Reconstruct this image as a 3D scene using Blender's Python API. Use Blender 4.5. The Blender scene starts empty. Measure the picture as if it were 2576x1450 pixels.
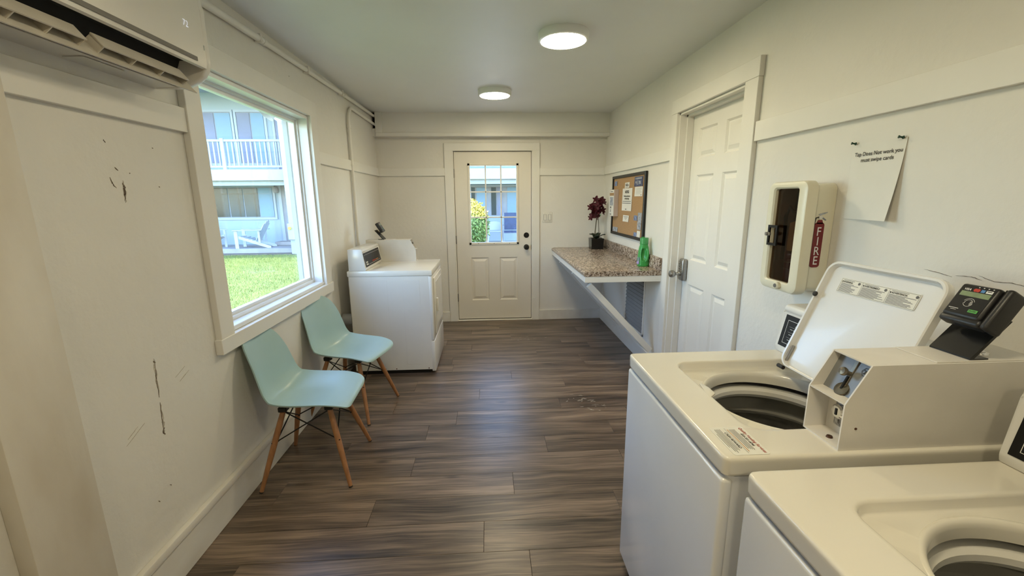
import bpy, bmesh, math, random
from mathutils import Vector, Matrix
random.seed(7)
S = bpy.context.scene
C = S.collection

# ------------------------------------------------------------------ camera, world, sun, exposure
F_PX = 1067.6
cd = bpy.data.cameras.new('camera'); cam = bpy.data.objects.new('camera', cd); C.objects.link(cam)
cd.sensor_width = 36; cd.lens = 36*F_PX/2576; cd.clip_start = .02; cd.clip_end = 300
Rv = Vector((0.99848096, -0.05442424, -0.00858959)); Uv = Vector((0.01952605, 0.20374459, 0.97882934)); Fv = Vector((0.05152196, 0.97751017, -0.20449779))
cam.matrix_world = Matrix(((Rv.x, Uv.x, -Fv.x, 0), (Rv.y, Uv.y, -Fv.y, 0), (Rv.z, Uv.z, -Fv.z, 1.495), (0, 0, 0, 1)))
S.camera = cam
w = bpy.data.worlds.new('world'); S.world = w; w.use_nodes = True
nt = w.node_tree; nt.nodes.clear()
wo = nt.nodes.new('ShaderNodeOutputWorld'); wb = nt.nodes.new('ShaderNodeBackground'); sk = nt.nodes.new('ShaderNodeTexSky')
sk.sky_type = 'NISHITA'; sk.sun_disc = False; sk.sun_elevation = math.radians(66); sk.sun_rotation = math.radians(80); sk.air_density = 1.0; sk.dust_density = .4; sk.ozone_density = 2.5
nt.links.new(sk.outputs[0], wb.inputs[0]); nt.links.new(wb.outputs[0], wo.inputs[0])
wb.inputs[1].default_value = SKY_STRENGTH = 1.2
sd = bpy.data.lights.new('sun', 'SUN'); so = bpy.data.objects.new('sun', sd); C.objects.link(so)
sd.energy = 7.0; sd.angle = math.radians(.6); sd.color = (1, .95, .84)
so.rotation_euler = Vector((.37, .05, .93)).to_track_quat('Z', 'Y').to_euler(); so.location = (0, 0, 12)
LAMP = 39.0
vs = S.view_settings
vs.view_transform = 'Standard'; vs.look = 'None'; vs.exposure = 0.9; vs.gamma = 1.0; vs.use_curve_mapping = False

# ------------------------------------------------------------------ helpers
class MB:
    """collects shapes into one bmesh; build() links it as one mesh object"""
    def __init__(s, M=None): s.bm = bmesh.new(); s.M = M
    def _bev(s, vs_, r, seg):
        es = list({e for v in vs_ for e in v.link_edges})
        bmesh.ops.bevel(s.bm, geom=es, offset=r, segments=seg, affect='EDGES', profile=.5, clamp_overlap=True)
    def box(s, x0, x1, y0, y1, z0, z1, r=0, seg=2):
        vs_ = bmesh.ops.create_cube(s.bm, size=1)['verts']
        for v in vs_: v.co = Vector(((x0+x1)/2+v.co.x*(x1-x0), (y0+y1)/2+v.co.y*(y1-y0), (z0+z1)/2+v.co.z*(z1-z0)))
        if r: s._bev(vs_, r, seg)
        return s
    def prism(s, poly, axis, a0, a1, r=0, seg=2):
        """poly: 2D points in the two other axes (order x<y<z), extruded along axis"""
        def P(p, a):
            return {0: (a, p[0], p[1]), 1: (p[0], a, p[1]), 2: (p[0], p[1], a)}[axis]
        A = [s.bm.verts.new(P(p, a0)) for p in poly]; B = [s.bm.verts.new(P(p, a1)) for p in poly]
        n = len(poly)
        s.bm.faces.new(A); s.bm.faces.new(B[::-1])
        for i in range(n): s.bm.faces.new((A[i], B[i], B[(i+1) % n], A[(i+1) % n]))
        if r: s._bev(A+B, r, seg)
        return s
    def loops(s, Ls, cap0=False, cap1=False, closed=True):
        V = [[s.bm.verts.new(p) for p in L] for L in Ls]
        n = len(V[0])
        for a, b in zip(V, V[1:]):
            for i in range(n if closed else n-1):
                j = (i+1) % n
                try: s.bm.faces.new((a[i], a[j], b[j], b[i]))
                except ValueError: pass
        if cap0: s.bm.faces.new(V[0][::-1])
        if cap1: s.bm.faces.new(V[-1])
        return s
    def cyl(s, p0, p1, r0, r1=None, n=16, caps=True):
        r1 = r0 if r1 is None else r1
        p0 = Vector(p0); p1 = Vector(p1); d = (p1-p0).normalized()
        a = d.orthogonal().normalized(); b = d.cross(a)
        L = [[p+(a*math.cos(2*math.pi*i/n)+b*math.sin(2*math.pi*i/n))*r for i in range(n)] for p, r in ((p0, r0), (p1, r1))]
        return s.loops(L, caps, caps)
    def tube(s, pts, r, n=12, caps=True):
        pts = [Vector(p) for p in pts]; Ls = []; a = None
        for i, p in enumerate(pts):
            t = (pts[min(i+1, len(pts)-1)]-pts[max(i-1, 0)]).normalized()
            a = t.orthogonal().normalized() if a is None else (a-t*a.dot(t)).normalized()
            b = t.cross(a); rr = r[i] if isinstance(r, (list, tuple)) else r
            Ls.append([p+(a*math.cos(2*math.pi*k/n)+b*math.sin(2*math.pi*k/n))*rr for k in range(n)])
        return s.loops(Ls, caps, caps)
    def lathe(s, prof, o=(0, 0, 0), ax=(0, 0, 1), n=32, cap0=False, cap1=False):
        o = Vector(o); d = Vector(ax).normalized(); a = d.orthogonal().normalized(); b = d.cross(a)
        return s.loops([[o+d*h+(a*math.cos(2*math.pi*i/n)+b*math.sin(2*math.pi*i/n))*max(r, 1e-5) for i in range(n)] for r, h in prof], cap0, cap1)
    def grid(s, f, nu, nv):
        V = [[s.bm.verts.new(f(i/nu, j/nv)) for j in range(nv+1)] for i in range(nu+1)]
        for i in range(nu):
            for j in range(nv): s.bm.faces.new((V[i][j], V[i+1][j], V[i+1][j+1], V[i][j+1]))
        return s
    def sheet(s, f, nu, nv, off):
        off = Vector(off); G = [[Vector(f(i/nu, j/nv)) for j in range(nv+1)] for i in range(nu+1)]
        A = [[s.bm.verts.new(p) for p in r] for r in G]; B = [[s.bm.verts.new(p+off) for p in r] for r in G]; N = s.bm.faces.new
        for i in range(nu):
            for j in range(nv): N((A[i][j], A[i+1][j], A[i+1][j+1], A[i][j+1])); N((B[i][j], B[i][j+1], B[i+1][j+1], B[i+1][j]))
        for j in range(nv): N((A[0][j], A[0][j+1], B[0][j+1], B[0][j])); N((A[nu][j], B[nu][j], B[nu][j+1], A[nu][j+1]))
        for i in range(nu): N((A[i][0], B[i][0], B[i+1][0], A[i+1][0])); N((A[i][nv], A[i+1][nv], B[i+1][nv], B[i][nv]))
        return s
    def ball(s, c, r, seg=16, sc=(1, 1, 1)):
        vs_ = bmesh.ops.create_uvsphere(s.bm, u_segments=seg, v_segments=seg//2+2, radius=r)['verts']
        for v in vs_: v.co = Vector((c[0]+v.co.x*sc[0], c[1]+v.co.y*sc[1], c[2]+v.co.z*sc[2]))
        return s
    def build(s, name, mat, parent=None, world=False, kind=None, label=None, recalc=True, sharp=32):
        bm = s.bm
        if s.M is not None: bm.transform(s.M)
        if world and parent is not None:
            o = Vector(); q = parent
            while q is not None: o += q.location; q = q.parent
            bmesh.ops.translate(bm, verts=bm.verts, vec=-o)
        if recalc: bmesh.ops.recalc_face_normals(bm, faces=bm.faces)
        for f in bm.faces: f.smooth = True
        for e in bm.edges:
            if len(e.link_faces) == 2 and e.calc_face_angle(0) > math.radians(sharp): e.smooth = False
        me = bpy.data.meshes.new(name); bm.to_mesh(me); bm.free()
        me.materials.append(mat)
        ob = bpy.data.objects.new(name, me); C.objects.link(ob); ob.parent = parent
        if kind: ob['kind'] = kind
        if label: ob['label'] = label
        return ob

def tag(o, label, cat, group=None):
    o['label'] = label; o['category'] = cat
    if group: o['group'] = group
    return o
def thing(name, label, cat, loc=(0, 0, 0), group=None):
    o = bpy.data.objects.new(name, None); C.objects.link(o); o.location = loc; o.empty_display_size = .1
    return tag(o, label, cat, group)
def struct(o, label, cat='structure'):
    o['kind'] = 'structure'; o['label'] = label; o['category'] = cat
    return o
def sroot(name, label, cat, loc):
    o = bpy.data.objects.new(name, None); C.objects.link(o); o.location = loc; o.empty_display_size = .1
    return struct(o, label, cat)
def copy_tree(o, parent=None):
    c = o.copy(); C.objects.link(c); c.parent = parent
    for ch in list(o.children): copy_tree(ch, c)
    return c
def frame(o, right, up):
    r = Vector(right).normalized(); u = Vector(up).normalized(); n = r.cross(u); o = Vector(o)
    return Matrix(((r.x, u.x, n.x, o.x), (r.y, u.y, n.y, o.y), (r.z, u.z, n.z, o.z), (0, 0, 0, 1)))
def lettering(txt, size, M, mat, parent, world=False, align='LEFT', bold=0.0, sx=1.0, shear=0.0, name='lettering', space=1.0):
    cu = bpy.data.curves.new('t', 'FONT'); cu.body = txt; cu.size = size; cu.align_x = align; cu.align_y = 'BOTTOM_BASELINE'; cu.offset = bold*size; cu.resolution_u = 3; cu.shear = shear; cu.space_line = space
    ob = bpy.data.objects.new('t', cu); C.objects.link(ob)
    bpy.context.view_layer.update()
    me = bpy.data.meshes.new_from_object(ob.evaluated_get(bpy.context.evaluated_depsgraph_get()))
    bpy.data.objects.remove(ob); bpy.data.curves.remove(cu)
    me.transform(Matrix.Diagonal((sx, 1, 1, 1))); me.transform(M)
    if world and parent is not None:
        o = Vector(); q = parent
        while q is not None: o += q.location; q = q.parent
        me.transform(Matrix.Translation(-o))
    me.materials.clear(); me.materials.append(mat); me.name = name
    o = bpy.data.objects.new(name, me); C.objects.link(o); o.parent = parent
    return o

# ------------------------------------------------------------------ materials
def pm(name, col, rough=.5, metal=0, var=.06, scale=6, bump=0, bscale=80, spec=.5, trans=0, coat=0, sheen=0, col2=None, detail=4, stretch=None, emit=None, estr=0, bdist=.002):
    m = bpy.data.materials.new(name); m.use_nodes = True
    t = m.node_tree; b = t.nodes['Principled BSDF']; L = t.links.new
    b.inputs['Roughness'].default_value = rough; b.inputs['Metallic'].default_value = metal
    b.inputs['Specular IOR Level'].default_value = spec; b.inputs['Transmission Weight'].default_value = trans; b.inputs['Coat Weight'].default_value = coat
    tc = t.nodes.new('ShaderNodeTexCoord'); mp = t.nodes.new('ShaderNodeMapping'); L(tc.outputs['Object'], mp.inputs[0])
    if stretch: mp.inputs['Scale'].default_value = stretch
    n = t.nodes.new('ShaderNodeTexNoise'); n.inputs['Scale'].default_value = scale; n.inputs['Detail'].default_value = detail; L(mp.outputs[0], n.inputs['Vector'])
    r = t.nodes.new('ShaderNodeValToRGB')
    c2 = col2 or tuple(c*(1-var*2) for c in col)
    r.color_ramp.elements[0].position = .3; r.color_ramp.elements[1].position = .7
    r.color_ramp.elements[0].color = (*c2, 1); r.color_ramp.elements[1].color = (*col, 1)
    L(n.outputs['Fac'], r.inputs[0]); L(r.outputs[0], b.inputs['Base Color'])
    if bump:
        n2 = t.nodes.new('ShaderNodeTexNoise'); n2.inputs['Scale'].default_value = bscale; n2.inputs['Detail'].default_value = 5; L(mp.outputs[0], n2.inputs['Vector'])
        bp = t.nodes.new('ShaderNodeBump'); bp.inputs['Strength'].default_value = bump; bp.inputs['Distance'].default_value = bdist; L(n2.outputs['Fac'], bp.inputs['Height']); L(bp.outputs[0], b.inputs['Normal'])
    if emit: b.inputs['Emission Color'].default_value = (*emit, 1); b.inputs['Emission Strength'].default_value = estr
    return m
def glass(name, tint=(1, 1, 1), ior=1.45, rough=.0, refl=1.0):
    m = bpy.data.materials.new(name); m.use_nodes = True; t = m.node_tree; t.nodes.clear(); L = t.links.new
    o = t.nodes.new('ShaderNodeOutputMaterial'); mx = t.nodes.new('ShaderNodeMixShader'); tr = t.nodes.new('ShaderNodeBsdfTransparent'); gl = t.nodes.new('ShaderNodeBsdfGlossy'); lw = t.nodes.new('ShaderNodeLayerWeight'); pw = t.nodes.new('ShaderNodeMath'); fr = t.nodes.new('ShaderNodeMapRange')
    tr.inputs[0].default_value = (*tint, 1); gl.inputs['Roughness'].default_value = rough; gl.inputs[0].default_value = (1, 1, 1, 1); pw.operation = 'POWER'; pw.inputs[1].default_value = 5; lw.inputs[0].default_value = .5; fr.inputs[3].default_value = .035*refl; fr.inputs[4].default_value = .6*refl; L(lw.outputs['Facing'], pw.inputs[0]); L(pw.outputs[0], fr.inputs[0])
    L(fr.outputs[0], mx.inputs[0]); L(tr.outputs[0], mx.inputs[1]); L(gl.outputs[0], mx.inputs[2]); L(mx.outputs[0], o.inputs[0])
    return m
M = {}
M['wall'] = pm('wall_paint', (.80, .775, .715), .5, var=.035, scale=1.6, bump=.5, bscale=26, bdist=.006)
M['wall_old'] = pm('worn_wall_paint', (.78, .74, .66), .55, col2=(.60, .53, .42), scale=4.5, bump=.4, bscale=30, bdist=.005, stretch=(1, 1, .35))
M['ceiling'] = pm('ceiling_paint', (.80, .80, .775), .45, var=.02, scale=2, bump=.15, bscale=40)
M['trim'] = pm('trim_paint', (.82, .80, .745), .4, var=.025, scale=3, bump=.15, bscale=25)
M['base'] = pm('baseboard_paint', (.80, .78, .73), .4, col2=(.66, .62, .55), scale=5, bump=.2, bscale=30, stretch=(1, .3, 1))
M['door'] = pm('door_paint', (.80, .76, .68), .38, var=.02, scale=3, bump=.1, bscale=40)
M['door_white'] = pm('white_door_paint', (.82, .80, .745), .35, var=.02, scale=3, bump=.15, bscale=30)
M['ext_trim'] = pm('weathered_exterior_trim', (.40, .385, .35), .6, var=.05, scale=4)
M['vinyl'] = pm('window_vinyl', (.82, .83, .82), .3, var=.02)
M['enamel'] = pm('appliance_enamel', (.79, .79, .775), .22, var=.02, scale=4, bump=.04, bscale=160, coat=.3)
M['enamel_top'] = pm('cream_top_enamel', (.795, .76, .665), .22, var=.02, scale=4, bump=.04, bscale=160, coat=.3)  # creamier tone than the fronts, used on the washer tops
M['plate_grey'] = pm('dull_grey_plate', (.27, .28, .29), .4, .3, var=.1, scale=12)
M['bronze'] = pm('worn_bronze', (.30, .26, .20), .35, 1, var=.2, scale=40)
M['enamel_warm'] = pm('warm_white_enamel', (.80, .775, .715), .24, var=.02, scale=4, bump=.04, bscale=160, coat=.3)
M['enamel_box'] = pm('coin_box_enamel', (.76, .73, .675), .33, var=.04, scale=9, bump=.06, bscale=200)
M['plastic_white'] = pm('ivory_plastic', (.78, .76, .70), .3, var=.03)
M['black'] = pm('black_plastic', (.018, .018, .02), .4, var=.2, scale=20, bump=.1, bscale=300)
M['panel_black'] = pm('black_control_face', (.010, .010, .012), .4, var=.2, spec=.3)
M['rubber'] = pm('dark_rubber', (.03, .03, .03), .7, var=.2)
M['dark'] = pm('dark_cavity', (.012, .012, .012), .8, var=.2)
M['steel'] = pm('steel', (.42, .41, .39), .3, 1, var=.1, scale=30)
M['steel_dark'] = pm('tub_steel', (.30, .29, .27), .4, .6, var=.2, scale=18)
M['tub_grey'] = pm('tub_grey_plastic', (.30, .29, .26), .5, var=.1, scale=8)
M['chrome'] = pm('chrome', (.75, .75, .75), .12, 1, var=.05)
M['nickel'] = pm('brushed_nickel', (.36, .36, .36), .32, 1, var=.1, scale=40)
M['blackmetal'] = pm('black_metal', (.015, .015, .015), .35, .3, var=.2)
M['teal'] = pm('pale_teal_plastic', (.40, .565, .575), .30, var=.03, scale=5, bump=.03, bscale=120)
M['beech'] = pm('beech_wood', (.42, .20, .085), .42, col2=(.30, .135, .055), scale=5, stretch=(14, 14, 1.2), bump=.1, bscale=20)
M['paper'] = pm('paper', (.80, .78, .72), .7, var=.02, scale=10)
M['sticker'] = pm('sticker_white', (.80, .79, .72), .45, var=.02)
M['ink'] = pm('ink_black', (.02, .02, .02), .6, var=.1)
M['ink_grey'] = pm('ink_grey', (.13, .13, .13), .6, var=.1)
M['ink_red'] = pm('ink_red', (.42, .05, .03), .6, var=.1)
M['ink_white'] = pm('ink_white', (.80, .80, .78), .5, var=.02)
M['ink_orange'] = pm('ink_orange', (.62, .25, .05), .6, var=.1)
M['fire_red'] = pm('fire_red', (.20, .012, .015), .35, var=.1)
M['tag_paper'] = pm('manila_tag', (.72, .60, .36), .7, var=.06, scale=30)
M['cork'] = pm('cork', (.46, .29, .14), .8, col2=(.36, .21, .10), scale=140, bump=.2, bscale=180)
M['cream'] = pm('cream_fibreglass', (.80, .76, .60), .3, var=.03, bump=.05, bscale=60)
M['smoked'] = glass('smoked_acrylic', (.50, .41, .33), 1.45)
M['glass'] = glass('window_glass', (.97, .985, .98), 1.45)
M['green'] = pm('green_bottle_plastic', (.05, .36, .08), .3, var=.08)
M['green_cap'] = pm('translucent_green_cap', (.10, .48, .16), .25, var=.06, trans=.3)
M['purple'] = pm('purple_label', (.22, .12, .48), .4, col2=(.55, .45, .75), scale=60)
M['blue_print'] = pm('blue_print', (.05, .09, .25), .5, col2=(.32, .40, .58), scale=55)
M['blue_dark'] = pm('navy_print', (.015, .02, .07), .5, col2=(.10, .13, .26), scale=60)
M['grey_print'] = pm('grey_print', (.55, .56, .58), .5, col2=(.12, .16, .24), scale=45)
M['petal'] = pm('burgundy_petal', (.11, .008, .02), .6, col2=(.045, .004, .01), scale=30)
M['orchid_leaf'] = pm('dark_leaf', (.012, .03, .014), .35, var=.2, scale=12)
M['stem'] = pm('stem_brown', (.09, .075, .035), .6, var=.2, scale=30)
M['pot'] = pm('black_ceramic', (.006, .006, .006), .18, var=.2)
M['lcd'] = pm('lcd_screen', (.23, .30, .17), .3, var=.1, scale=60)
M['key_green'] = pm('green_key', (.12, .45, .10), .4, var=.1)
M['card_red'] = pm('card_red', (.55, .04, .02), .4, var=.1)
M['card_blue'] = pm('card_blue', (.10, .28, .60), .4, var=.1)
M['key_white'] = pm('key_white', (.78, .78, .74), .4, var=.02)
M['ac'] = pm('ac_plastic', (.78, .755, .70), .3, var=.02, scale=3)
M['ac_flap'] = pm('ac_flap_plastic', (.70, .65, .56), .5, var=.06, scale=12)
M['stripe'] = pm('ac_stripe', (.17, .155, .14), .35, var=.05)
M['lit'] = pm('lit_digits', (.8, .8, .85), .5, emit=(.8, .85, 1), estr=.3)
M['rust'] = pm('rusty_screw', (.16, .08, .05), .5, .6, var=.3, scale=60)
M['speckled'] = pm('speckled_zinc', (.50, .49, .46), .3, .7, col2=(.05, .04, .03), scale=110, detail=2)
M['diffuser'] = pm('lamp_diffuser', (.9, .88, .82), .5, emit=(1, .865, .58), estr=LAMP)
M['tan_side'] = pm('holder_acrylic', (.55, .46, .42), .2, var=.04)
M['vent'] = pm('vent_metal', (.25, .255, .26), .45, var=.05, scale=8)
M['pin'] = pm('green_pin', (.005, .05, .025), .35, var=.1)

def laminate():
    m = bpy.data.materials.new('granite_laminate'); m.use_nodes = True; t = m.node_tree; b = t.nodes['Principled BSDF']; L = t.links.new
    tc = t.nodes.new('ShaderNodeTexCoord')
    n = t.nodes.new('ShaderNodeTexNoise'); n.inputs['Scale'].default_value = 62; n.inputs['Detail'].default_value = 4; n.inputs['Roughness'].default_value = .7; L(tc.outputs['Object'], n.inputs['Vector'])
    r = t.nodes.new('ShaderNodeValToRGB'); e = r.color_ramp.elements
    e[0].position = .38; e[0].color = (.035, .024, .018, 1); e[1].position = .64; e[1].color = (.62, .54, .46, 1)
    a = e.new(.45); a.color = (.20, .135, .09, 1); a = e.new(.53); a.color = (.40, .32, .255, 1)
    L(n.outputs['Fac'], r.inputs[0]); L(r.outputs[0], b.inputs['Base Color']); b.inputs['Roughness'].default_value = .22
    return m
M['laminate'] = laminate()
def plank_mat():
    m = bpy.data.materials.new('oak_vinyl_plank'); m.use_nodes = True; t = m.node_tree; b = t.nodes['Principled BSDF']; L = t.links.new
    N = t.nodes.new
    tc = N('ShaderNodeTexCoord'); oi = N('ShaderNodeObjectInfo')
    mu = N('ShaderNodeVectorMath'); mu.operation = 'SCALE'; cx = N('ShaderNodeCombineXYZ')
    L(oi.outputs['Random'], cx.inputs[0]); L(oi.outputs['Random'], cx.inputs[1]); L(oi.outputs['Random'], cx.inputs[2]); L(cx.outputs[0], mu.inputs[0]); mu.inputs['Scale'].default_value = 37
    ad = N('ShaderNodeVectorMath'); ad.operation = 'ADD'; L(tc.outputs['Object'], ad.inputs[0]); L(mu.outputs[0], ad.inputs[1])
    # slow warp so the grain wanders into cathedral figures
    wn = N('ShaderNodeTexNoise'); wn.inputs['Scale'].default_value = 2.2; wn.inputs['Detail'].default_value = 1.5; L(ad.outputs[0], wn.inputs['Vector'])
    ws = N('ShaderNodeVectorMath'); ws.operation = 'SCALE'; ws.inputs['Scale'].default_value = .07; L(wn.outputs['Color'], ws.inputs[0])
    a2 = N('ShaderNodeVectorMath'); a2.operation = 'ADD'; L(ad.outputs[0], a2.inputs[0]); L(ws.outputs[0], a2.inputs[1])
    m1 = N('ShaderNodeMapping'); m1.inputs['Scale'].default_value = (3.2, 95, 1); L(a2.outputs[0], m1.inputs[0])
    g1 = N('ShaderNodeTexNoise'); g1.inputs['Scale'].default_value = 1.0; g1.inputs['Detail'].default_value = 5; g1.inputs['Roughness'].default_value = .6; L(m1.outputs[0], g1.inputs['Vector'])
    m2 = N('ShaderNodeMapping'); m2.inputs['Scale'].default_value = (1.3, 13, 1); L(a2.outputs[0], m2.inputs[0])
    g2 = N('ShaderNodeTexNoise'); g2.inputs['Scale'].default_value = 1.0; g2.inputs['Detail'].default_value = 3; L(m2.outputs[0], g2.inputs['Vector'])
    mx = N('ShaderNodeMix'); mx.data_type = 'FLOAT'; mx.inputs[0].default_value = .5; L(g1.outputs['Fac'], mx.inputs[2]); L(g2.outputs['Fac'], mx.inputs[3])
    r = N('ShaderNodeValToRGB'); e = r.color_ramp.elements
    e[0].position = .36; e[0].color = (.038, .027, .020, 1); e[1].position = .66; e[1].color = (.315, .228, .162, 1)
    a = e.new(.50); a.color = (.145, .103, .074, 1)
    L(mx.outputs[0], r.inputs[0])
    # knots
    m3 = N('ShaderNodeMapping'); m3.inputs['Scale'].default_value = (2.2, 5.5, 1); L(ad.outputs[0], m3.inputs[0])
    vo = N('ShaderNodeTexVoronoi'); vo.inputs['Scale'].default_value = 1.0; L(m3.outputs[0], vo.inputs['Vector'])
    kr = N('ShaderNodeValToRGB'); kr.color_ramp.elements[0].position = .03; kr.color_ramp.elements[0].color = (.25, .25, .25, 1); kr.color_ramp.elements[1].position = .13; kr.color_ramp.elements[1].color = (1, 1, 1, 1); L(vo.outputs['Distance'], kr.inputs[0])
    mc = N('ShaderNodeMix'); mc.data_type = 'RGBA'; mc.blend_type = 'MULTIPLY'; mc.inputs[0].default_value = .8; L(r.outputs[0], mc.inputs[6]); L(kr.outputs[0], mc.inputs[7])
    # plank to plank tone
    mr = N('ShaderNodeMapRange'); mr.inputs[3].default_value = .82; mr.inputs[4].default_value = 1.15; L(oi.outputs['Random'], mr.inputs[0])
    vv = N('ShaderNodeVectorMath'); vv.operation = 'SCALE'; L(mc.outputs[2], vv.inputs[0]); L(mr.outputs[0], vv.inputs['Scale'])
    L(vv.outputs[0], b.inputs['Base Color'])
    rr = N('ShaderNodeMapRange'); rr.inputs[3].default_value = .38; rr.inputs[4].default_value = .27; L(g1.outputs['Fac'], rr.inputs[0]); L(rr.outputs[0], b.inputs['Roughness'])
    bp = N('ShaderNodeBump'); bp.inputs['Strength'].default_value = .18; bp.inputs['Distance'].default_value = .001; L(g1.outputs['Fac'], bp.inputs['Height']); L(bp.outputs[0], b.inputs['Normal'])
    b.inputs['Specular IOR Level'].default_value = .6
    return m
M['plank'] = plank_mat()

# ------------------------------------------------------------------ room shell
XL, XR, YB, YF, ZC = -1.28, 1.408, -2.3, 5.18, 2.455
T = .14
fl = MB().box(XL-T, XR+.6, YB-T, YF+T, -.12, -.004).build('floor', M['dark'])
struct(fl, 'dark oak vinyl plank floor running through the laundry room', 'floor')
# planks: rows run across the room, joints staggered as in the photograph
PW = .18; row0 = 1.57-PW*21; joints = {0: -.05, 1: .62, 2: .105, 3: -.46, 4: .33, 5: .79, 6: -.25, 7: .505, -1: .148, 8: -.1, 9: .6, 10: .17, 11: -.35, 12: .85, 13: .45, 14: -.2, 15: .75, 16: .22}
pmesh = {}
def plank(x0, x1, y0, y1):
    k = (round(x1-x0, 2), round(y1-y0, 3))
    if k not in pmesh:
        g = .0006; o = MB().box(-(x1-x0)/2+g, (x1-x0)/2-g, -(y1-y0)/2+g, (y1-y0)/2-g, -.004, 0, .0008, 1).build('plank', M['plank'])
        pmesh[k] = o.data; o.parent = fl
    else:
        o = bpy.data.objects.new('plank', pmesh[k]); C.objects.link(o); o.parent = fl
    o.location = ((x0+x1)/2, (y0+y1)/2, 0)
for i in range(-21, 21):
    y0 = 1.57+i*PW; y1 = min(y0+PW, YF)
    if y0 >= YF-.01: break
    j = joints.get(i, random.uniform(-.6, .6)); xs = [j]
    while xs[0] > XL: xs.insert(0, xs[0]-1.22)
    while xs[-1] < XR: xs.append(xs[-1]+1.22)
    xs[0] = XL; xs[-1] = XR
    for a, b in zip(xs, xs[1:]):
        if b-a > .02: plank(a, b, max(y0, YB), y1)
struct(MB().box(XL-T, XR+T+.5, YB-T, YF+T, ZC, ZC+.2).build('ceiling', M['ceiling']), 'smooth painted white ceiling of the laundry room', 'ceiling')
# left wall with the window opening
WY0, WY1, WZ0, WZ1 = 2.055, 3.28, .88, 2.085
mb = MB(); mb.box(XL-T, XL, YB-T, WY0, -.1, ZC); mb.box(XL-T, XL, WY1, YF+T, -.1, ZC); mb.box(XL-T, XL, WY0, WY1, -.1, WZ0); mb.box(XL-T, XL, WY0, WY1, WZ1, ZC)
wall_left = struct(mb.build('wall_left', M['wall']), 'worn off-white painted wall with the big window, cracked near the camera', 'wall')
# far wall with the entry door opening
DX0, DX1, DZ1 = -.405, .523, 2.058
mb = MB(); mb.box(XL-T, DX0, YF, YF+T, -.1, ZC); mb.box(DX1, XR+T, YF, YF+T, -.1, ZC); mb.box(DX0, DX1, YF, YF+T, DZ1, ZC)
struct(mb.build('wall_far', M['wall']), 'white painted end wall around the half-glazed door', 'wall')
# right wall with the panel door opening
RY0, RY1, RZ1 = 2.375, 3.205, 2.095
mb = MB(); mb.box(XR, XR+T, YB-T, RY0, -.1, ZC); mb.box(XR, XR+T, RY1, YF+T, -.1, ZC); mb.box(XR, XR+T, RY0, RY1, RZ1, ZC)
wall_right = struct(mb.build('wall_right', M['wall']), 'off-white painted wall behind the washing machines and counter', 'wall')
struct(MB().box(XL-T, XR+T+.5, YB-T, YB, -.1, ZC).build('wall_back', M['wall']), 'plain painted wall behind the viewer', 'wall')
struct(MB().box(XR+T+.3, XR+T+.4, RY0-.6, RY1+.6, -.1, ZC).build('wall_closet', M['wall']), 'closet wall behind the panel door', 'wall')
def cracks(parent, plane_x, sgn, strokes, wid, mat, name='crack'):
    """wall damage: shallow ragged slivers"""
    for pts in strokes:
        mb = MB(); rnd = random.Random(len(pts)*17+int(pts[0][0]*1000))
        P = []
        for (a, b) in zip(pts, pts[1:]):
            for k in range(5):
                f = k/5; P.append((a[0]+(b[0]-a[0])*f+rnd.uniform(-1, 1)*wid*.6, a[1]+(b[1]-a[1])*f+rnd.uniform(-1, 1)*wid*.6))
        P.append(pts[-1]); n = len(P)
        ws = [max(.12, math.sin(math.pi*(i+.5)/n))*wid*rnd.uniform(.35, 1) for i in range(n)]
        up = []; dn = []
        for i, p in enumerate(P):
            q = P[min(i+1, n-1)]; o = P[max(i-1, 0)]; d = Vector((q[0]-o[0], q[1]-o[1])).normalized() if (q != o) else Vector((1, 0)); nn = Vector((-d.y, d.x))*ws[i]
            up.append((p[0]+nn.x, p[1]+nn.y)); dn.append((p[0]-nn.x, p[1]-nn.y))
        x0 = plane_x-sgn*.001; x1 = plane_x+sgn*.0012
        mb.loops([[(x0, *u) for u in up], [(x1, *u) for u in up], [(x1, *u) for u in dn], [(x0, *u) for u in dn]], closed=False)
        mb.build(name, mat, parent)
M['gouge'] = pm('bare_plaster_gouge', (.26, .20, .14), .9, col2=(.06, .045, .035), scale=160)
M['flake'] = pm('flaked_paint', (.62, .58, .50), .8, col2=(.40, .35, .28), scale=120)
cracks(wall_left, XL, 1, [[(1.594, .905), (1.588, .83), (1.585, .76)], [(1.583, .74), (1.58, .69), (1.576, .625)]], .0026, M['gouge'])
cracks(wall_left, XL, 1, [[(1.604, 1.556), (1.607, 1.53), (1.600, 1.50)], [(1.605, 1.548), (1.600, 1.52)], [(1.557, 1.58), (1.562, 1.56), (1.575, 1.545)]], .0022, M['gouge'])
cracks(wall_left, XL, 1, [[(1.560, 1.702), (1.566, 1.693)], [(1.768, 1.70), (1.774, 1.698)], [(1.583, 1.615), (1.595, 1.604)], [(1.768, 1.556), (1.775, 1.553)], [(1.556, .402), (1.563, .393)], [(1.492, .380), (1.497, .370)], [(1.64, 1.60), (1.644, 1.597)], [(1.47, 1.795), (1.475, 1.79)], [(3.057, 2.294), (3.063, 2.290)]], .0022, M['gouge'], 'chip')
cracks(wall_left, XL, 1, [[(1.41, .66), (1.50, .70)], [(1.42, .68), (1.47, .703)], [(1.68, .80), (1.74, .825)], [(1.70, .775), (1.76, .80)]], .0012, M['flake'], 'scratch')
cracks(wall_right, XR, -1, [[(1.285, 1.262), (1.24, 1.258), (1.2, 1.252)], [(1.19, 1.258), (1.15, 1.262), (1.12, 1.256)], [(1.13, 1.268), (1.09, 1.258), (1.05, 1.262), (1.0, 1.256)]], .0011, M['gouge'])

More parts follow.
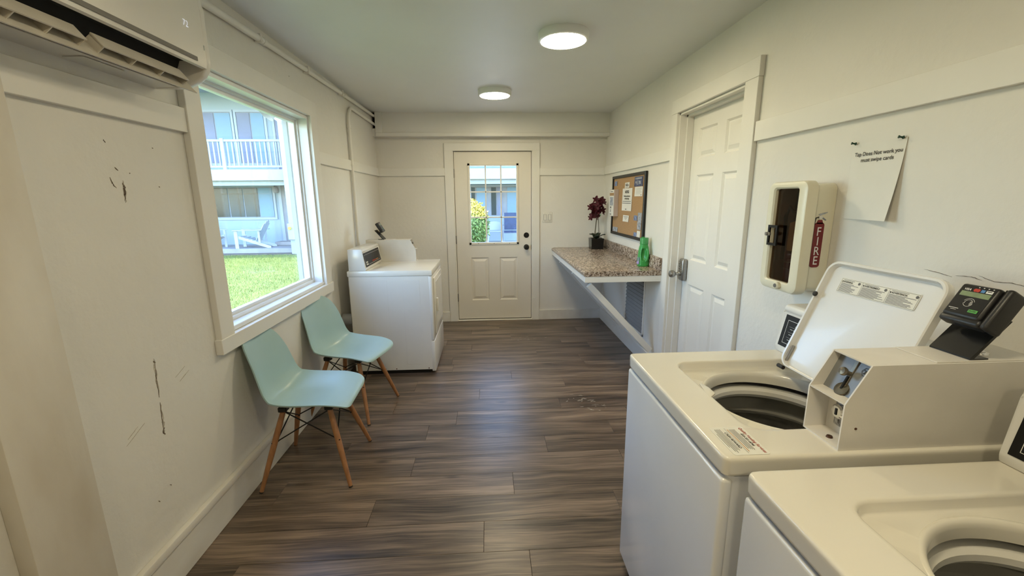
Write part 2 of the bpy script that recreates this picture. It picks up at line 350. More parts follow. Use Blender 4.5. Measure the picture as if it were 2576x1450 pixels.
cracks(wall_left, XL, .6, [[(1.597, .915), (1.590, .85), (1.586, .77)], [(1.586, .73), (1.582, .66), (1.577, .615)], [(1.606, 1.572), (1.609, 1.53), (1.601, 1.495)]], .0065, M['flake'], 'flaked_strip')
cracks(wall_left, XL, 1, [[(1.602, 1.562), (1.611, 1.548), (1.603, 1.515)], [(1.580, .636), (1.572, .618), (1.578, .606)], [(1.586, .905), (1.598, .897)]], .0048, M['gouge'], 'hole')
# pillar, rails, baseboards, bulkhead
struct(MB().box(XL, XL+.05, 1.03, 1.235, 0, ZC, .004).build('trim_1', M['wall_old']), 'broad worn vertical wall post beside the camera', 'post')
def rail(i, x0, x1, y0, y1, z0, z1, lab): return struct(MB().box(x0, x1, y0, y1, z0, z1, .0015, 1).build('trim_%d' % i, M['trim']), lab, 'trim')
rail(2, XL, XL+.022, 1.235, 1.957, 1.782, 1.88, 'painted rail board below the air conditioner')
rail(3, XL, XL+.02, 3.39, YF, 1.772, 1.862, 'painted rail board between window and end wall')
rail(4, XL+.02, -.503, YF-.02, YF, 1.772, 1.86, 'painted rail board left of the half-glazed door')
rail(5, .612, XR-.02, YF-.02, YF, 1.772, 1.855, 'painted rail board right of the half-glazed door')
rail(6, XR-.02, XR, 3.292, YF, 1.775, 1.868, 'painted rail board above the cork board')
rail(7, XR-.022, XR, YB, 2.248, 1.78, 1.878, 'painted rail board above the fire extinguisher box')
rail(11, XL, XL+.022, YB, 1.03, 1.782, 1.88, 'painted rail board behind the viewer on the window side')
bk = sroot('trim_8', 'boxed bulkhead beam above the half-glazed door', 'beam', (0, YF, 2.2))
mb = MB(); mb.box(-1.243, XR, YF-.10, YF, 2.285, ZC); mb.box(XL, XR, YF-.10, YF, 2.2, 2.285); mb.build('beam', M['trim'], bk, True)
MB().box(-1.243, XR, YF-.116, YF-.10, 2.2, 2.237, .002, 1).build('bottom_strip', M['trim'], bk, True)
MB().box(-1.243, -1.165, YF-.116, YF-.10, 2.237, ZC, .002, 1).build('end_strip', M['trim'], bk, True)
MB().box(XL+.001, -1.244, YF-.06, YF-.001, 2.287, ZC-.001).build('pipe_hole_shade', M['dark'], bk, True)  # dark block stands in for the shade inside the hole around the pipes
def bboard(name, x0, x1, y0, y1, h, lab, cap=None):
    r = sroot(name, lab, 'baseboard', ((x0+x1)/2, (y0+y1)/2, 0))
    MB().box(x0, x1, y0, y1, 0, h, .003, 1).build('board', M['base'], r, True)
    if cap: MB().box(*cap, .004, 2).build('cap', M['base'], r, True)
bboard('baseboard_left', XL, XL+.018, 1.235, YF, .17, 'scuffed painted baseboard under the window', (XL, XL+.026, 1.235, YF, .16, .195))
bboard('baseboard_far', .612, XR, YF-.02, YF, .125, 'white baseboard right of the half-glazed door')
bboard('baseboard_corner', XL, -.503, YF-.02, YF, .125, 'white baseboard in the corner behind the dryer')
bboard('baseboard_right', XR-.02, XR, 3.292, YF, .14, 'white baseboard under the counter')
bboard('baseboard_washers', XR-.02, XR, YB, 2.248, .14, 'white baseboard behind the washing machines')

# ------------------------------------------------------------------ window
w1 = sroot('window_1', 'large single pane window looking onto the lawn', 'window', (XL, (WY0+WY1)/2, WZ0))
mb = MB()
MB().box(XL, XL+.03, 1.957, 2.06, .862, 2.21, .002, 1).build('casing', M['trim'], w1, True)
MB().box(XL, XL+.028, 3.28, 3.385, .862, 2.092, .002, 1).build('casing', M['trim'], w1, True)
MB().box(XL, XL+.027, 2.06, 3.392, 2.09, 2.20, .002, 1).build('casing', M['trim'], w1, True)
MB().box(XL, XL+.034, 1.945, 3.40, .793, .866, .002, 1).build('casing', M['trim'], w1, True)
MB().box(XL-.06, XL+.004, WY0, WY1, .866, .89, .003, 1).build('sill', M['vinyl'], w1, True)
# jamb liners
mb = MB(); mb.box(XL-.07, XL+.002, WY1-.018, WY1, .89, 2.085); mb.box(XL-.07, XL+.002, WY0, WY0+.018, .89, 2.085); mb.box(XL-.07, XL+.002, WY0+.018, WY1-.018, 2.067, 2.085)
mb.build('jamb', M['vinyl'], w1, True)
def ring(x0, x1, y0, y1, z0, z1, wd):
    return MB().box(x0, x1, y0, y0+wd, z0, z1).box(x0, x1, y1-wd, y1, z0, z1).box(x0, x1, y0+wd, y1-wd, z0, z0+wd).box(x0, x1, y0+wd, y1-wd, z1-wd, z1)
ring(XL-.12, XL-.06, WY0, WY1, .88, 2.085, .03).build('frame', M['vinyl'], w1, True)
ring(XL-.105, XL-.075, WY0+.03, WY1-.03, .91, 2.055, .02).build('sash', M['vinyl'], w1, True)
MB().box(XL-.093, XL-.088, WY0+.05, WY1-.05, .93, 2.035).build('glass_pane', M['glass'], w1, True)
ring(XL-T-.03, XL-T, WY0-.07, WY1+.07, .80, 2.16, .085).build('exterior_trim', M['ext_trim'], w1, True)

# ------------------------------------------------------------------ far door
d1 = sroot('door_1', 'beige half-glazed entry door with nine panes', 'door', (.06, YF, 0))
def tri_casing(parent, segs, mat):
    for s_ in segs: MB().box(*s_, .002, 1).build('casing', mat, parent, True)
tri_casing(d1, [(-.503, -.405, YF-.022, YF, 0, 2.05), (.523, .612, YF-.022, YF, 0, 2.05), (-.503, .612, YF-.022, YF, 2.05, 2.138)], M['trim'])
mb = MB(); mb.box(DX0, DX0+.006, YF, YF+T, 0, DZ1); mb.box(DX1-.006, DX1, YF, YF+T, 0, DZ1); mb.box(DX0, DX1, YF, YF+T, DZ1-.006, DZ1); mb.build('jamb', M['trim'], d1, True)
MB().box(DX0, DX1, YF-.02, YF+T, 0, .014, .003, 1).build('threshold', M['trim'], d1, True)
MB().box(DX0+.006, DX1-.006, YF+.02, YF+.06, .014, .022).build('weatherstrip', M['rubber'], d1, True)
mb = MB(); mb.box(DX0+.004, DX0+.022, YF+.057, YF+.075, .014, DZ1-.006); mb.box(DX1-.022, DX1-.004, YF+.057, YF+.075, .014, DZ1-.006); mb.box(DX0+.004, DX1-.004, YF+.057, YF+.075, DZ1-.024, DZ1-.006); mb.box(DX0+.004, DX1-.004, YF+.05, YF+.075, .01, .04); mb.build('door_stop', M['rubber'], d1, True)
# slab with lite opening and recessed panels
sx0, sx1, sz0, sz1 = -.394, .512, .024, 2.045; sy = YF+.012
LX0, LX1, LZ0, LZ1 = -.222, .345, .975, 1.895
mb = MB()
mb.box(sx0, LX0, sy, sy+.044, sz0, sz1); mb.box(LX1, sx1, sy, sy+.044, sz0, sz1); mb.box(LX0, LX1, sy, sy+.044, LZ1, sz1)
PAN = [(-.23, -.008), (.125, .347)]; pz0, pz1 = .262, .80
mb.box(LX0, LX1, sy, sy+.044, pz1, LZ0); mb.box(LX0, LX1, sy, sy+.044, sz0, pz0); mb.box(-.008, .125, sy, sy+.044, pz0, pz1)
mb.box(LX0, LX1, sy+.02, sy+.044, pz0, pz1)
slab = mb.build('slab', M['door'], d1, True)
def raised(M_, w_, h_, dep, mat, parent, name='panel', wd=.028):
    """moulded raised panel: groove, slope and flat field; local r,u,n"""
    mb = MB(M_)
    def rc(i, n): return [(i, i, n), (w_-i, i, n), (w_-i, h_-i, n), (i, h_-i, n)]
    mb.loops([rc(0, 0), rc(.006, -dep*.5), rc(.012, -dep), rc(.020, -dep), rc(.020+wd, -dep*.15)], cap1=True)
    return mb.build(name, mat, parent, True, recalc=False, sharp=12)
for a, b in PAN: raised(frame((a, sy-.0003, pz0), (1, 0, 0), (0, 0, 1)), b-a, pz1-pz0, .014, M['door'], slab)
# lite frame
lf = MB()
for (i0, i1, d) in ((-.018, .010, -.012),):
    lf.box(LX0+i0, LX0+i1, sy+d, sy+.02, LZ0+i0, LZ1-i0, .003, 1).box(LX1-i1, LX1-i0, sy+d, sy+.02, LZ0+i0, LZ1-i0, .003, 1).box(LX0+i0, LX1-i0, sy+d, sy+.02, LZ0+i0, LZ0+i1, .003, 1).box(LX0+i0, LX1-i0, sy+d, sy+.02, LZ1-i1, LZ1-i0, .003, 1)
lfo = lf.build('lite_frame', M['door'], d1, True)
gx0, gx1, gz0, gz1 = LX0+.01, LX1-.01, LZ0+.01, LZ1-.01
for k in (1, 2):
    x = gx0+(gx1-gx0)*k/3; MB().box(x-.008, x+.008, sy+.002, sy+.016, gz0, gz1, .002, 1).build('muntin', M['trim'], lfo, True)
    z = gz0+(gz1-gz0)*k/3; MB().box(gx0, gx1, sy+.002, sy+.016, z-.008, z+.008, .002, 1).build('muntin', M['trim'], lfo, True)
for i in range(3):
    for k in range(3):
        MB().box(gx0+(gx1-gx0)*i/3+.008, gx0+(gx1-gx0)*(i+1)/3-.008, sy+.018, sy+.022, gz0+(gz1-gz0)*k/3+.008, gz0+(gz1-gz0)*(k+1)/3-.008).build('pane', M['glass'], lfo, True)
for x in (-.13, .06, .25): MB().cyl((x, sy-.0135, LZ0-.004), (x, sy-.010, LZ0-.004), .004, n=10).build('screw', M['rubber'], lfo, True)
for z, nm in ((1.066, 'deadbolt'), (.921, 'knob')):
    rz = MB().lathe([(.0, .0), (.033, 0), (.033, .004), (.028, .009), (.0, .009)], (.455, sy, z), (0, -1, 0), 24).build('rosette' if nm == 'knob' else 'deadbolt', M['blackmetal'], d1, True)
    if nm == 'knob': MB().lathe([(.0, .009), (.012, .009), (.012, .03), (.024, .038), (.029, .05), (.027, .062), (.018, .070), (0, .072)], (.455, sy, z), (0, -1, 0), 24).build('knob', M['blackmetal'], d1, True)
    else: MB().box(.451, .459, sy-.024, sy-.009, z-.016, z+.016, .003, 1).build('thumb_turn', M['blackmetal'], rz, True)
for z in (.30, 1.02, 1.80): MB().cyl((-.399, YF+.006, z-.05), (-.399, YF+.006, z+.05), .0075, n=10).build('hinge', M['nickel'], d1, True)
MB().box(.513, .518, YF+.004, YF+.02, .89, .95).build('strike_plate', M['blackmetal'], d1, True)
MB().cyl((.535, YF-.024, .285), (.565, YF-.040, .283), .003, n=8).build('hook', M['trim'], d1, True)

# ------------------------------------------------------------------ panel door in the right wall
d2 = sroot('door_2', 'white six panel closet door with keypad lock', 'door', (XR, 2.79, 0))
tri_casing(d2, [(XR-.026, XR, 2.255, 2.372, 0, 2.098), (XR-.026, XR, 3.205, 3.292, 0, 2.098), (XR-.028, XR, 2.25, 3.296, 2.098, 2.196)], M['trim'])
mb = MB(); mb.box(XR-.004, XR+T, RY1-.012, RY1, 0, RZ1); mb.box(XR-.004, XR+T, RY0, RY0+.012, 0, RZ1); mb.box(XR-.004, XR+T, RY0, RY1, RZ1-.012, RZ1)
mb.box(XR+.045, XR+.090, RY1-.026, RY1-.012, 0, RZ1-.012); mb.box(XR+.045, XR+.090, RY0+.012, RY0+.026, 0, RZ1-.012); mb.box(XR+.045, XR+.090, RY0+.012, RY1-.012, RZ1-.026, RZ1-.012)
mb.build('jamb', M['trim'], d2, True)
fx = 1.500
ys = [(2.498, 2.735), (2.845, 3.082)]; zsx = [(.19, .855), (1.04, 1.655), (1.77, 1.973)]
mb = MB(); yb = [RY0+.014, 2.498, 2.735, 2.845, 3.082, RY1-.014]; zb = [.012, .19, .855, 1.04, 1.655, 1.77, 1.973, RZ1-.014]
for i in (0, 2, 4): mb.box(fx, fx+.036, yb[i], yb[i+1], zb[0], zb[-1])
for a, b in ys:
    for k in (0, 2, 4, 6): mb.box(fx, fx+.036, a, b, zb[k], zb[k+1])
    mb.box(fx+.016, fx+.036, a, b, .19, 1.973)
sl2 = mb.build('slab', M['door_white'], d2, True)
for a, b in ys:
    for z0, z1 in zsx: raised(frame((fx-.0003, b, z0), (0, -1, 0), (0, 0, 1)), b-a, z1-z0, .012, M['door_white'], sl2, wd=.024)
lk = MB().box(fx-.042, fx, 3.105, 3.175, .872, 1.040, .014, 3).build('keypad_lock', M['nickel'], d2, True)
for k in range(5):
    for q in range(2): MB().cyl((fx-.042, 3.155-q*.03, 1.018-k*.018), (fx-.046, 3.155-q*.03, 1.018-k*.018), .0055, n=10).build('key', M['steel'], lk, True)
MB().lathe([(0, 0), (.016, 0), (.016, .012), (.011, .016), (.011, .038), (.020, .044), (.028, .056), (.029, .068), (.024, .080), (.012, .087), (0, .088)], (fx-.040, 3.140, .925), (-1, 0, 0), 28).build('knob', M['steel'], lk, True)

# ------------------------------------------------------------------ washing machines
def rr_poly(x0, x1, y0, y1, r, k=8):
    P = []
    for cx, cy, a0 in ((x1-r, y1-r, 0), (x0+r, y1-r, 90), (x0+r, y0+r, 180), (x1-r, y0+r, 270)):
        for i in range(k+1):
            a = math.radians(a0+90*i/k); P.append((cx+r*math.cos(a), cy+r*math.sin(a)))
    return P
def rr_rays(c, x0, x1, y0, y1, r, angs):
    P = rr_poly(x0, x1, y0, y1, r); out = []
    for a in angs:
        d = (math.cos(a), math.sin(a)); best = None
        for p, q in zip(P, P[1:]+P[:1]):
            ex, ey = q[0]-p[0], q[1]-p[1]; den = d[0]*ey-d[1]*ex
            if abs(den) < 1e-12: continue
            t = ((p[0]-c[0])*ey-(p[1]-c[1])*ex)/den; s_ = ((p[0]-c[0])*d[1]-(p[1]-c[1])*d[0])/den
            if t > 0 and -1e-6 <= s_ <= 1+1e-6: best = t if best is None else max(best, t)
        out.append((c[0]+d[0]*best, c[1]+d[1]*best))
    return out
WW, WD, WT = .67, .712, .922
def print_lines(M_, rects, mat, parent, name='printed_lines'):
    mb = MB(M_)
    for (r0, u0, r1, u1) in rects:
        v = [mb.bm.verts.new(p) for p in ((r0, u0, 0), (r1, u0, 0), (r1, u1, 0), (r0, u1, 0))]; mb.bm.faces.new(v)
    return mb.build(name, mat, parent, recalc=False, kind='stuff')
def housing_control(root, z0):
    """control housing at the back: profile in x,z extruded along y"""
    a, b = .135, WW-.004
    prof = [(.570, z0), (.566, z0+.02), (.592, z0+.152), (.586, z0+.160), (.590, z0+.175), (.602, z0+.180), (.708, z0+.180), (.71, z0)]
    h = MB().prism(prof, 1, a, b, .005, 2).build('control_panel', M['enamel'], root)
    up = Vector((.592-.566, 0, .152-.02)); L = up.length
    FM = frame((.566-.0005, b, z0+.02), (0, -1, 0), up)
    wd = b-a
    MB(FM).box(.016, wd-.02, .008, L-.008, 0, .0016, .0005, 1).build('control_face', M['panel_black'], h)
    bd = FM @ Matrix.Translation((0, 0, .0022))
    x0, x1, y0, y1, t = .034, wd-.042, .022, L-.026, .0014
    print_lines(bd, [(x0, y0, x1, y0+t), (x0, y1-t, x1, y1), (x0, y0, x0+t, y1), (x1-t, y0, x1, y1)], M['ink_white'], h, 'border_line')
    return h, FM, wd, L
def coin_box(root, z0):
    """coin meter case: sheet metal box with a chamfered open front"""
    x0, x1, y0, y1, h = .272, .735, .011, .121, .206; t = .0035
    prof = [(x0, z0), (x1, z0), (x1, z0+h), (x0+.050, z0+h), (x0, z0+.114)]
    mb = MB(); mb.prism(prof, 1, y0, y0+t); mb.prism(prof, 1, y1-t, y1)
    mb.box(x0, x1, y0+t, y1-t, z0, z0+t); mb.box(x0+.050, x1, y0+t, y1-t, z0+h-t, z0+h); mb.box(x1-t, x1, y0+t, y1-t, z0+t, z0+h-t)
    c = mb.build('coin_box', M['enamel_box'], root)
    # shelf, upper slanted coin plate, lower back plate
    MB().box(x0+.001, x0+.058, y0+t, y1-t, z0+.112, z0+.115).build('shelf', M['enamel_box'], c)
    MB().prism([(x0+.034, z0+.115), (x0+.038, z0+.115), (x0+.076, z0+h-t), (x0+.072, z0+h-t)], 1, y0+t, y1-t).build('coin_plate', M['plate_grey'], c)
    MB().box(x0+.056, x0+.060, y0+t, y1-t, z0+t, z0+.112).build('back_plate', M['enamel_box'], c)
    up = Vector((.038, 0, .0875)); CM = frame((x0+.0335, y1-t, z0+.115), (0, -1, 0), up)
    w_ = y1-y0-2*t
    s_ = MB(CM).box(.046, .056, .004, .088, 0, .003, .001, 1).build('coin_slide', M['bronze'], c)
    MB(CM).lathe([(0, 0), (.0055, 0), (.0055, .013), (.0095, .016), (.0105, .020), (.0085, .025), (0, .027)], (.051, .052, .002), (0, 0, 1), 20).build('knob', M['bronze'], s_)
    MB(CM).lathe([(0, 0), (.017, 0), (.017, .004), (.008, .005), (0, .005)], (.051, .012, .0), (0, .3, 1), 20).build('coin_cup', M['bronze'], s_)
    MB(CM).box(.049, .053, .012, .046, .003, .006).build('slot', M['dark'], s_)
    # 25 cent badge
    hx = [(.070, .070), (.076, .060), (.094, .060), (.099, .070), (.094, .080), (.076, .080)]
    mb = MB(CM); mb.loops([[(p[0], p[1], .0008) for p in hx], [(.0845+(p[0]-.0845)*.9, .07+(p[1]-.07)*.88, .0008) for p in hx]]); mb.build('price_border', M['ink'], c)
    lettering('25¢', .0125, CM @ Matrix.Translation((.0845, .0655, .0009)), M['ink'], c, align='CENTER', bold=.02)
    # lock plate
    lp = MB().box(x0+.050, x0+.056, y0+.012, y0+.080, z0+.024, z0+.104, .002, 1).build('lock_plate', M['speckled'], c)
    MB().lathe([(0, .0), (.018, 0), (.018, .010), (.014, .014), (0, .014)], (x0+.050, y0+.060, z0+.066), (-1, 0, 0), 20).build('lock', M['chrome'], lp)
    MB().box(x0+.0345, x0+.036, y0+.0575, y0+.0625, z0+.058, z0+.074).build('keyhole', M['dark'], lp)
    for (sx, sy_) in ((x0+.022, y0+.052), (x0+.030, y0+.024)): MB().lathe([(0, 0), (.0075, 0), (.006, .004), (0, .0045)], (sx, sy_, z0+t), (0, 0, 1), 14).build('screw', M['rust'], c)
    MB().cyl((x0+.034, y0, z0+.055), (x0+.034, y0-.0012, z0+.055), .003, n=10).build('rivet', M['rust'], c)
    MB().box(x0+.205, x0+.458, y0+.006, y1-.002, z0+h, z0+h+.0022, .001, 1).build('access_lid', M['enamel_box'], c)
    k = MB().lathe([(0, .0), (.017, 0), (.016, .003), (.010, .004), (.010, .006), (0, .006)], (x0+.36, y0+.052, z0+h+.002), (0, 0, 1), 20).build('lid_lock', M['chrome'], c)
    return c
def card_reader(root, z0):
    zt = z0+.2085
    br = MB().prism([(.560, zt), (.604, zt), (.604, zt+.003), (.570, zt+.003), (.642, zt+.088), (.637, zt+.090), (.560, zt+.004)], 1, .022, .112).build('card_reader', M['blackmetal'], root)
    up = Vector((.514, 0, .857)); RM = frame((.571, .069, z0+.306), (0, -1, 0), up) @ Matrix.Scale(.86, 4)
    hd = MB(RM).box(-.047, .047, -.012, .088, -.036, 0, .009, 3).build('reader_head', M['black'], br)
    MB(RM).box(-.050, .052, -.026, -.004, -.042, -.004, .008, 3).build('reader_chin', M['black'], br)
    sw = MB(RM).box(.051, .070, -.026, .092, -.056, -.003, .008, 3).build('swipe_rail', M['black'], br)
    MB(RM).box(.046, .052, -.02, .09, -.05, -.012).build('card_slot', M['dark'], br)
    MB(RM).box(-.040, .040, -.002, .082, 0, .0006).build('face_film', M['panel_black'], br)
    T1 = lambda r, u: RM @ Matrix.Translation((r, u, .0014))
    MB(RM).box(-.034, .036, .050, .064, .0006, .0012).build('screen', M['lcd'], br)
    MB(RM).box(.012, .034, .006, .015, .0006, .0022, .0008, 1).build('enter_key', M['key_green'], br)
    lettering('ENTER', .0055, RM @ Matrix.Translation((.023, .0085, .0024)), M['ink'], br, align='CENTER', bold=.02)
    lettering('VISA', .0085, T1(-.032, .067), M['ink_white'], br, bold=.02, shear=.25)
    MB(RM).cyl((.001, .0705, .0006), (.001, .0705, .0012), .0048, n=20).cyl((-.005, .0705, .0006), (-.005, .0705, .0010), .0048, n=20).build('card_mark', M['card_red'], br)
    MB(RM).box(.008, .017, .0665, .0745, .0006, .0012).build('card_mark', M['card_blue'], br)
    MB(RM).box(.020, .035, .0665, .0745, .0006, .0012).build('card_mark', M['ink_white'], br)
    print_lines(RM @ Matrix.Translation((0, 0, .0016)), [(.022, .0705, .033, .0725)], M['ink'], br)
    # contactless mark: rings and waves
    mb = MB(RM)
    for r0, r1, a0, a1 in ((.0125, .0133, 20, 160), (.0105, .0113, 190, 350), (.0085, .0093, -60, 200), (.004, .0048, -50, 50), (.0062, .007, -50, 50)):
        n = 20
        A = [(r0*math.cos(math.radians(a0+(a1-a0)*i/n)), .032+r0*math.sin(math.radians(a0+(a1-a0)*i/n)), .0014) for i in range(n+1)]
        B_ = [(r1*math.cos(math.radians(a0+(a1-a0)*i/n)), .032+r1*math.sin(math.radians(a0+(a1-a0)*i/n)), .0014) for i in range(n+1)]
        mb.loops([A, B_], closed=False)
    mb.build('contactless_mark', M['ink_white'], br)
    print_lines(T1(0, 0), [(-.036, .010, -.012, .0115), (-.030, .006, -.016, .007)]+[(-.002+.011*k, .0785, .001+.011*k, .0805) for k in range(4)], M['ink_white'], br)
    return br
def make_washer():
    r = thing('washing_machine', 'x', 'washing machine', (0, 0, 0), 'coin operated washing machines along the wall')
    n = 144; hc = (.357, .34)
    angs = sorted({2*math.pi*i/n for i in range(n)} | {math.atan2(y-hc[1], x-hc[0]) % (2*math.pi)+e for x in (.004, WD-.004) for y in (.004, WW-.004) for e in (-.012, 0, .012)})
    def circ(R, z): return [(hc[0]+R*math.cos(a), hc[1]+R*math.sin(a), z) for a in angs]
    def rr(i, z, rd, x0=0, x1=WD, y0=0, y1=WW): return [(p[0], p[1], z) for p in rr_rays(hc, x0+i, x1-i, y0+i, y1-i, rd, angs)]
    rec = (.128, .590, .112, .566)
    mb = MB(); mb.loops([circ(.197, .852), circ(.197, .874), circ(.1985, .882), circ(.202, .8885), circ(.207, .8905), circ(.2105, .8895), circ(.213, .893) if False else circ(.2115, .8885), rr(.0105, .8945, .045, *rec), rr(.0075, .8955, .047, *rec), rr(.0045, .8985, .049, *rec), rr(.0025, .9155, .051, *rec), rr(.0, .9200, .053, *rec), rr(-.004, .922, .056, *rec), rr(-.010, .922, .060, *rec), rr(.013, .922, .012), rr(.007, .922, .015), rr(.003, .9208, .018), rr(.0008, .9180, .02), rr(0, .914, .02), rr(0, .908, .02), rr(.001, .882, .02), rr(.001, .877, .02), rr(.006, .872, .02)])
    top = mb.build('top', M['enamel_top'], r, sharp=50)
    MB().prism([(.118, .300), (.124, .296), (.148, .318), (.150, .360), (.140, .392), (.134, .388)], 2, .917, .9226, .002, 2).build('finger_notch', M['enamel_top'], r)
    # cabinet
    out = rr_poly(.014, WD, .005, WW-.005, .02); mb = MB(); mb.loops([[(p[0], p[1], .05) for p in out], [(p[0], p[1], .872) for p in out]]); mb.build('cabinet', M['enamel'], r)
    fp = MB().box(.0, .030, .004, WW-.004, .048, .866, .010, 3).build('front_panel', M['enamel'], r)
    MB().box(.055, WD-.02, .03, WW-.03, .0, .05).build('toe_base', M['enamel'], r)
    # tub
    MB().lathe([(.24, .826), (.215, .834), (.196, .833), (.187, .825), (.186, .812), (.194, .800), (.212, .793), (.24, .790)], (hc[0], hc[1], 0), n=64).build('tub_ring', M['plastic_white'], r)
    MB().lathe([(.240, .792), (.238, .735), (.225, .728), (.222, .722)], (hc[0], hc[1], 0), n=64).build('tub_wall', M['tub_grey'], r)
    bs = MB().lathe([(.216, .728), (.226, .722), (.234, .70), (.236, .44), (.20, .425), (.0, .425)], (hc[0], hc[1], 0), n=64).build('basket', M['steel_dark'], r, recalc=False)
    mb = MB(); mb.lathe([(.214, .728), (.220, .732), (.228, .726)], (hc[0], hc[1], .001), n=64); mb.build('basket_rim', M['steel'], bs)
    mb = MB()
    for k in range(40):
        a = 2*math.pi*k/40
        for q in range(3):
            z = .67-q*.05; c_ = (hc[0]+.2345*math.cos(a), hc[1]+.2345*math.sin(a)); mb.ball((c_[0], c_[1], z), .006, 6)
    mb.build('drain_holes', M['dark'], bs, kind='stuff')
    MB().lathe([(.10, .426), (.085, .50), (.045, .56), (.040, .74), (.034, .755), (0, .76)], (hc[0], hc[1], 0), n=24).build('agitator', M['plastic_white'], bs)
    # lid, open and leaning back
    up = Vector((math.sin(math.radians(21.5)), 0, math.cos(math.radians(21.5))))
    LM = frame((.492, .516, .926), (0, -1, 0), up); lw, lh = .382, .385
    def lr(i, nz, rd): return [(p[0], p[1], nz) for p in rr_poly(i, lw-i, 0+i*.6, lh-i, rd, 6)]
    mb = MB(LM); mb.loops([lr(.016, 0, .030), lr(.012, .001, .032), lr(.009, .018, .034), lr(.003, .019, .038), lr(0, .016, .04), lr(0, -.004, .04), lr(.006, -.010, .036)], cap0=True, cap1=True)
    lid = mb.build('lid', M['enamel'], r, sharp=40)
    for (a, b) in ((.010, .262), (lw-.018, .128)): MB(LM).lathe([(0, 0), (.0085, 0), (.0085, .004), (.006, .007), (0, .008)], (a, b, .018 if a < .1 else .001), (0, 0, 1), 16).build('bumper', M['rubber'], lid)
    MB(LM).box(.014, .020, .012, .075, .0, .012, .002, 1).build('hinge_arm', M['steel'], lid)
    MB().cyl((.487, .500, .918), (.487, .526, .918), .007, n=12).build('hinge_pin', M['rubber'], lid)
    # warning label
    SM = LM @ Matrix.Translation((.060, .290, .0015)); sw, sh = .256, .047
    MB(SM).prism([(p[0], p[1]) for p in rr_poly(0, sw, 0, sh, .005, 4)], 2, 0, .0005).build('warning_label', M['sticker'], lid)
    PM = SM @ Matrix.Translation((0, 0, .0009)); t = .0008; m_ = .002
    rects = [(m_, m_, sw-m_, m_+t), (m_, sh-m_-t, sw-m_, sh-m_), (m_, m_, m_+t, sh-m_), (sw-m_-t, m_, sw-m_, sh-m_)]
    cols = [(.004, .078), (.080, .166), (.168, .258)]
    rg = random.Random(3)
    for ci, (a, b) in enumerate(cols):
        if ci: rects.append((a-.0012, m_, a-.0004, sh-m_))
        for k in range(9):
            u = .0045+k*.0031; rects.append((a+.002, u, a+(b-a)*rg.uniform(.55, .95), u+.0014))
        rects.append((a+.006, sh-.0065, a+(b-a)*.62, sh-.0052))
    print_lines(PM, rects, M['ink_grey'], lid)
    for (a, b), tx in zip(cols, ('WARNING', 'AVERTISSEMENT', 'ADVERTENCIA')):
        lettering('▲'+tx if False else tx, .0070, PM @ Matrix.Translation((a+.007, .0335, 0)), M['ink'], lid, bold=.035)
        print_lines(PM, [(a+.002, .0335, a+.0055, .0382)], M['ink'], lid, 'warning_mark')
        MB(PM).cyl((b-.010, .0375, 0), (b-.010, .0375, .0004), .0042, n=16).build('warning_mark', M['ink_grey'], lid)
    # control panel
    h, FM, wd, L = housing_control(r, WT)
    for k in range(3):
        bt = MB(FM).box(.090, .135, .030+k*.020, .0455+k*.020, .0012, .0045, .002, 2).build('button', M['key_white'], h)
        print_lines(FM @ Matrix.Translation((0, 0, .0048)), [(.096, .034+k*.020, .100, .042+k*.020), (.104, .033+k*.020, .118, .035+k*.020), (.104, .038+k*.020, .106, .0425+k*.020)], M['ink'], bt)
        print_lines(FM @ Matrix.Translation((0, 0, .0024)), [(.055, .037+k*.020, .068, .0385+k*.020), (.073, .0365+k*.020, .076, .0395+k*.020), (.048, .046+k*.020, .080, .0464+k*.020)], M['ink_white'], h)
    print_lines(FM @ Matrix.Translation((0, 0, .0024)), [(.075, .092, .10, .0932), (.078, .0955, .094, .0965), (.083, .100, .087, .104), (.09, .106, .092, .109)], M['ink_white'], h)
    # coin box, reader
    coin_box(r, WT); card_reader(r, WT)
    return r
def vending_sticker(r):
    SM = frame((.028, .128, WT+.0004), (0, -1, 0), (1, 0, 0)); sw, sh = .118, .086
    st = MB(SM).prism([(p[0], p[1]) for p in rr_poly(0, sw, 0, sh, .006, 4)], 2, 0, .0006).build('vending_sticker', M['sticker'], r)
    PM = SM @ Matrix.Translation((0, 0, .001))
    lettering('Quality Vending Services', .0108, PM @ Matrix.Translation((sw/2, .0735, 0)), M['ink_red'], st, align='CENTER', bold=.015, shear=.1)
    lettering('850-501-6046', .0095, PM @ Matrix.Translation((sw/2, .0630, 0)), M['ink'], st, align='CENTER', bold=.02)
    lettering('CASH REWARD', .0098, PM @ Matrix.Translation((sw/2, .0265, 0)), M['ink'], st, align='CENTER', bold=.02)
    rg = random.Random(5); R = []
    for u in (.058, .054, .050, .046): R.append((.012, u, sw-.012*rg.uniform(.8, 2), u+.0014))
    for u in (.0215, .0175, .0135, .0095): R.append((.010, u, sw-.010*rg.uniform(.8, 2), u+.0013))
    R.append((.006, .0365, sw-.006, .0372)); R.append((.03, .005, sw-.03, .0062))
    print_lines(PM, R, M['ink_grey'], st)
    print_lines(PM, [(.012, .0408, sw-.012, .0424)], M['ink_orange'], st, 'printed_line')
wm = make_washer()
wm2 = copy_tree(wm)
wm.location = (.518, .825, 0); wm['label'] = 'white top load washing machine with raised lid, vending sticker and card reader'
vending_sticker(wm)
wm2.location = (.538, .112, 0); wm2['label'] = 'nearest white washing machine, cut off by the lower right picture edge'

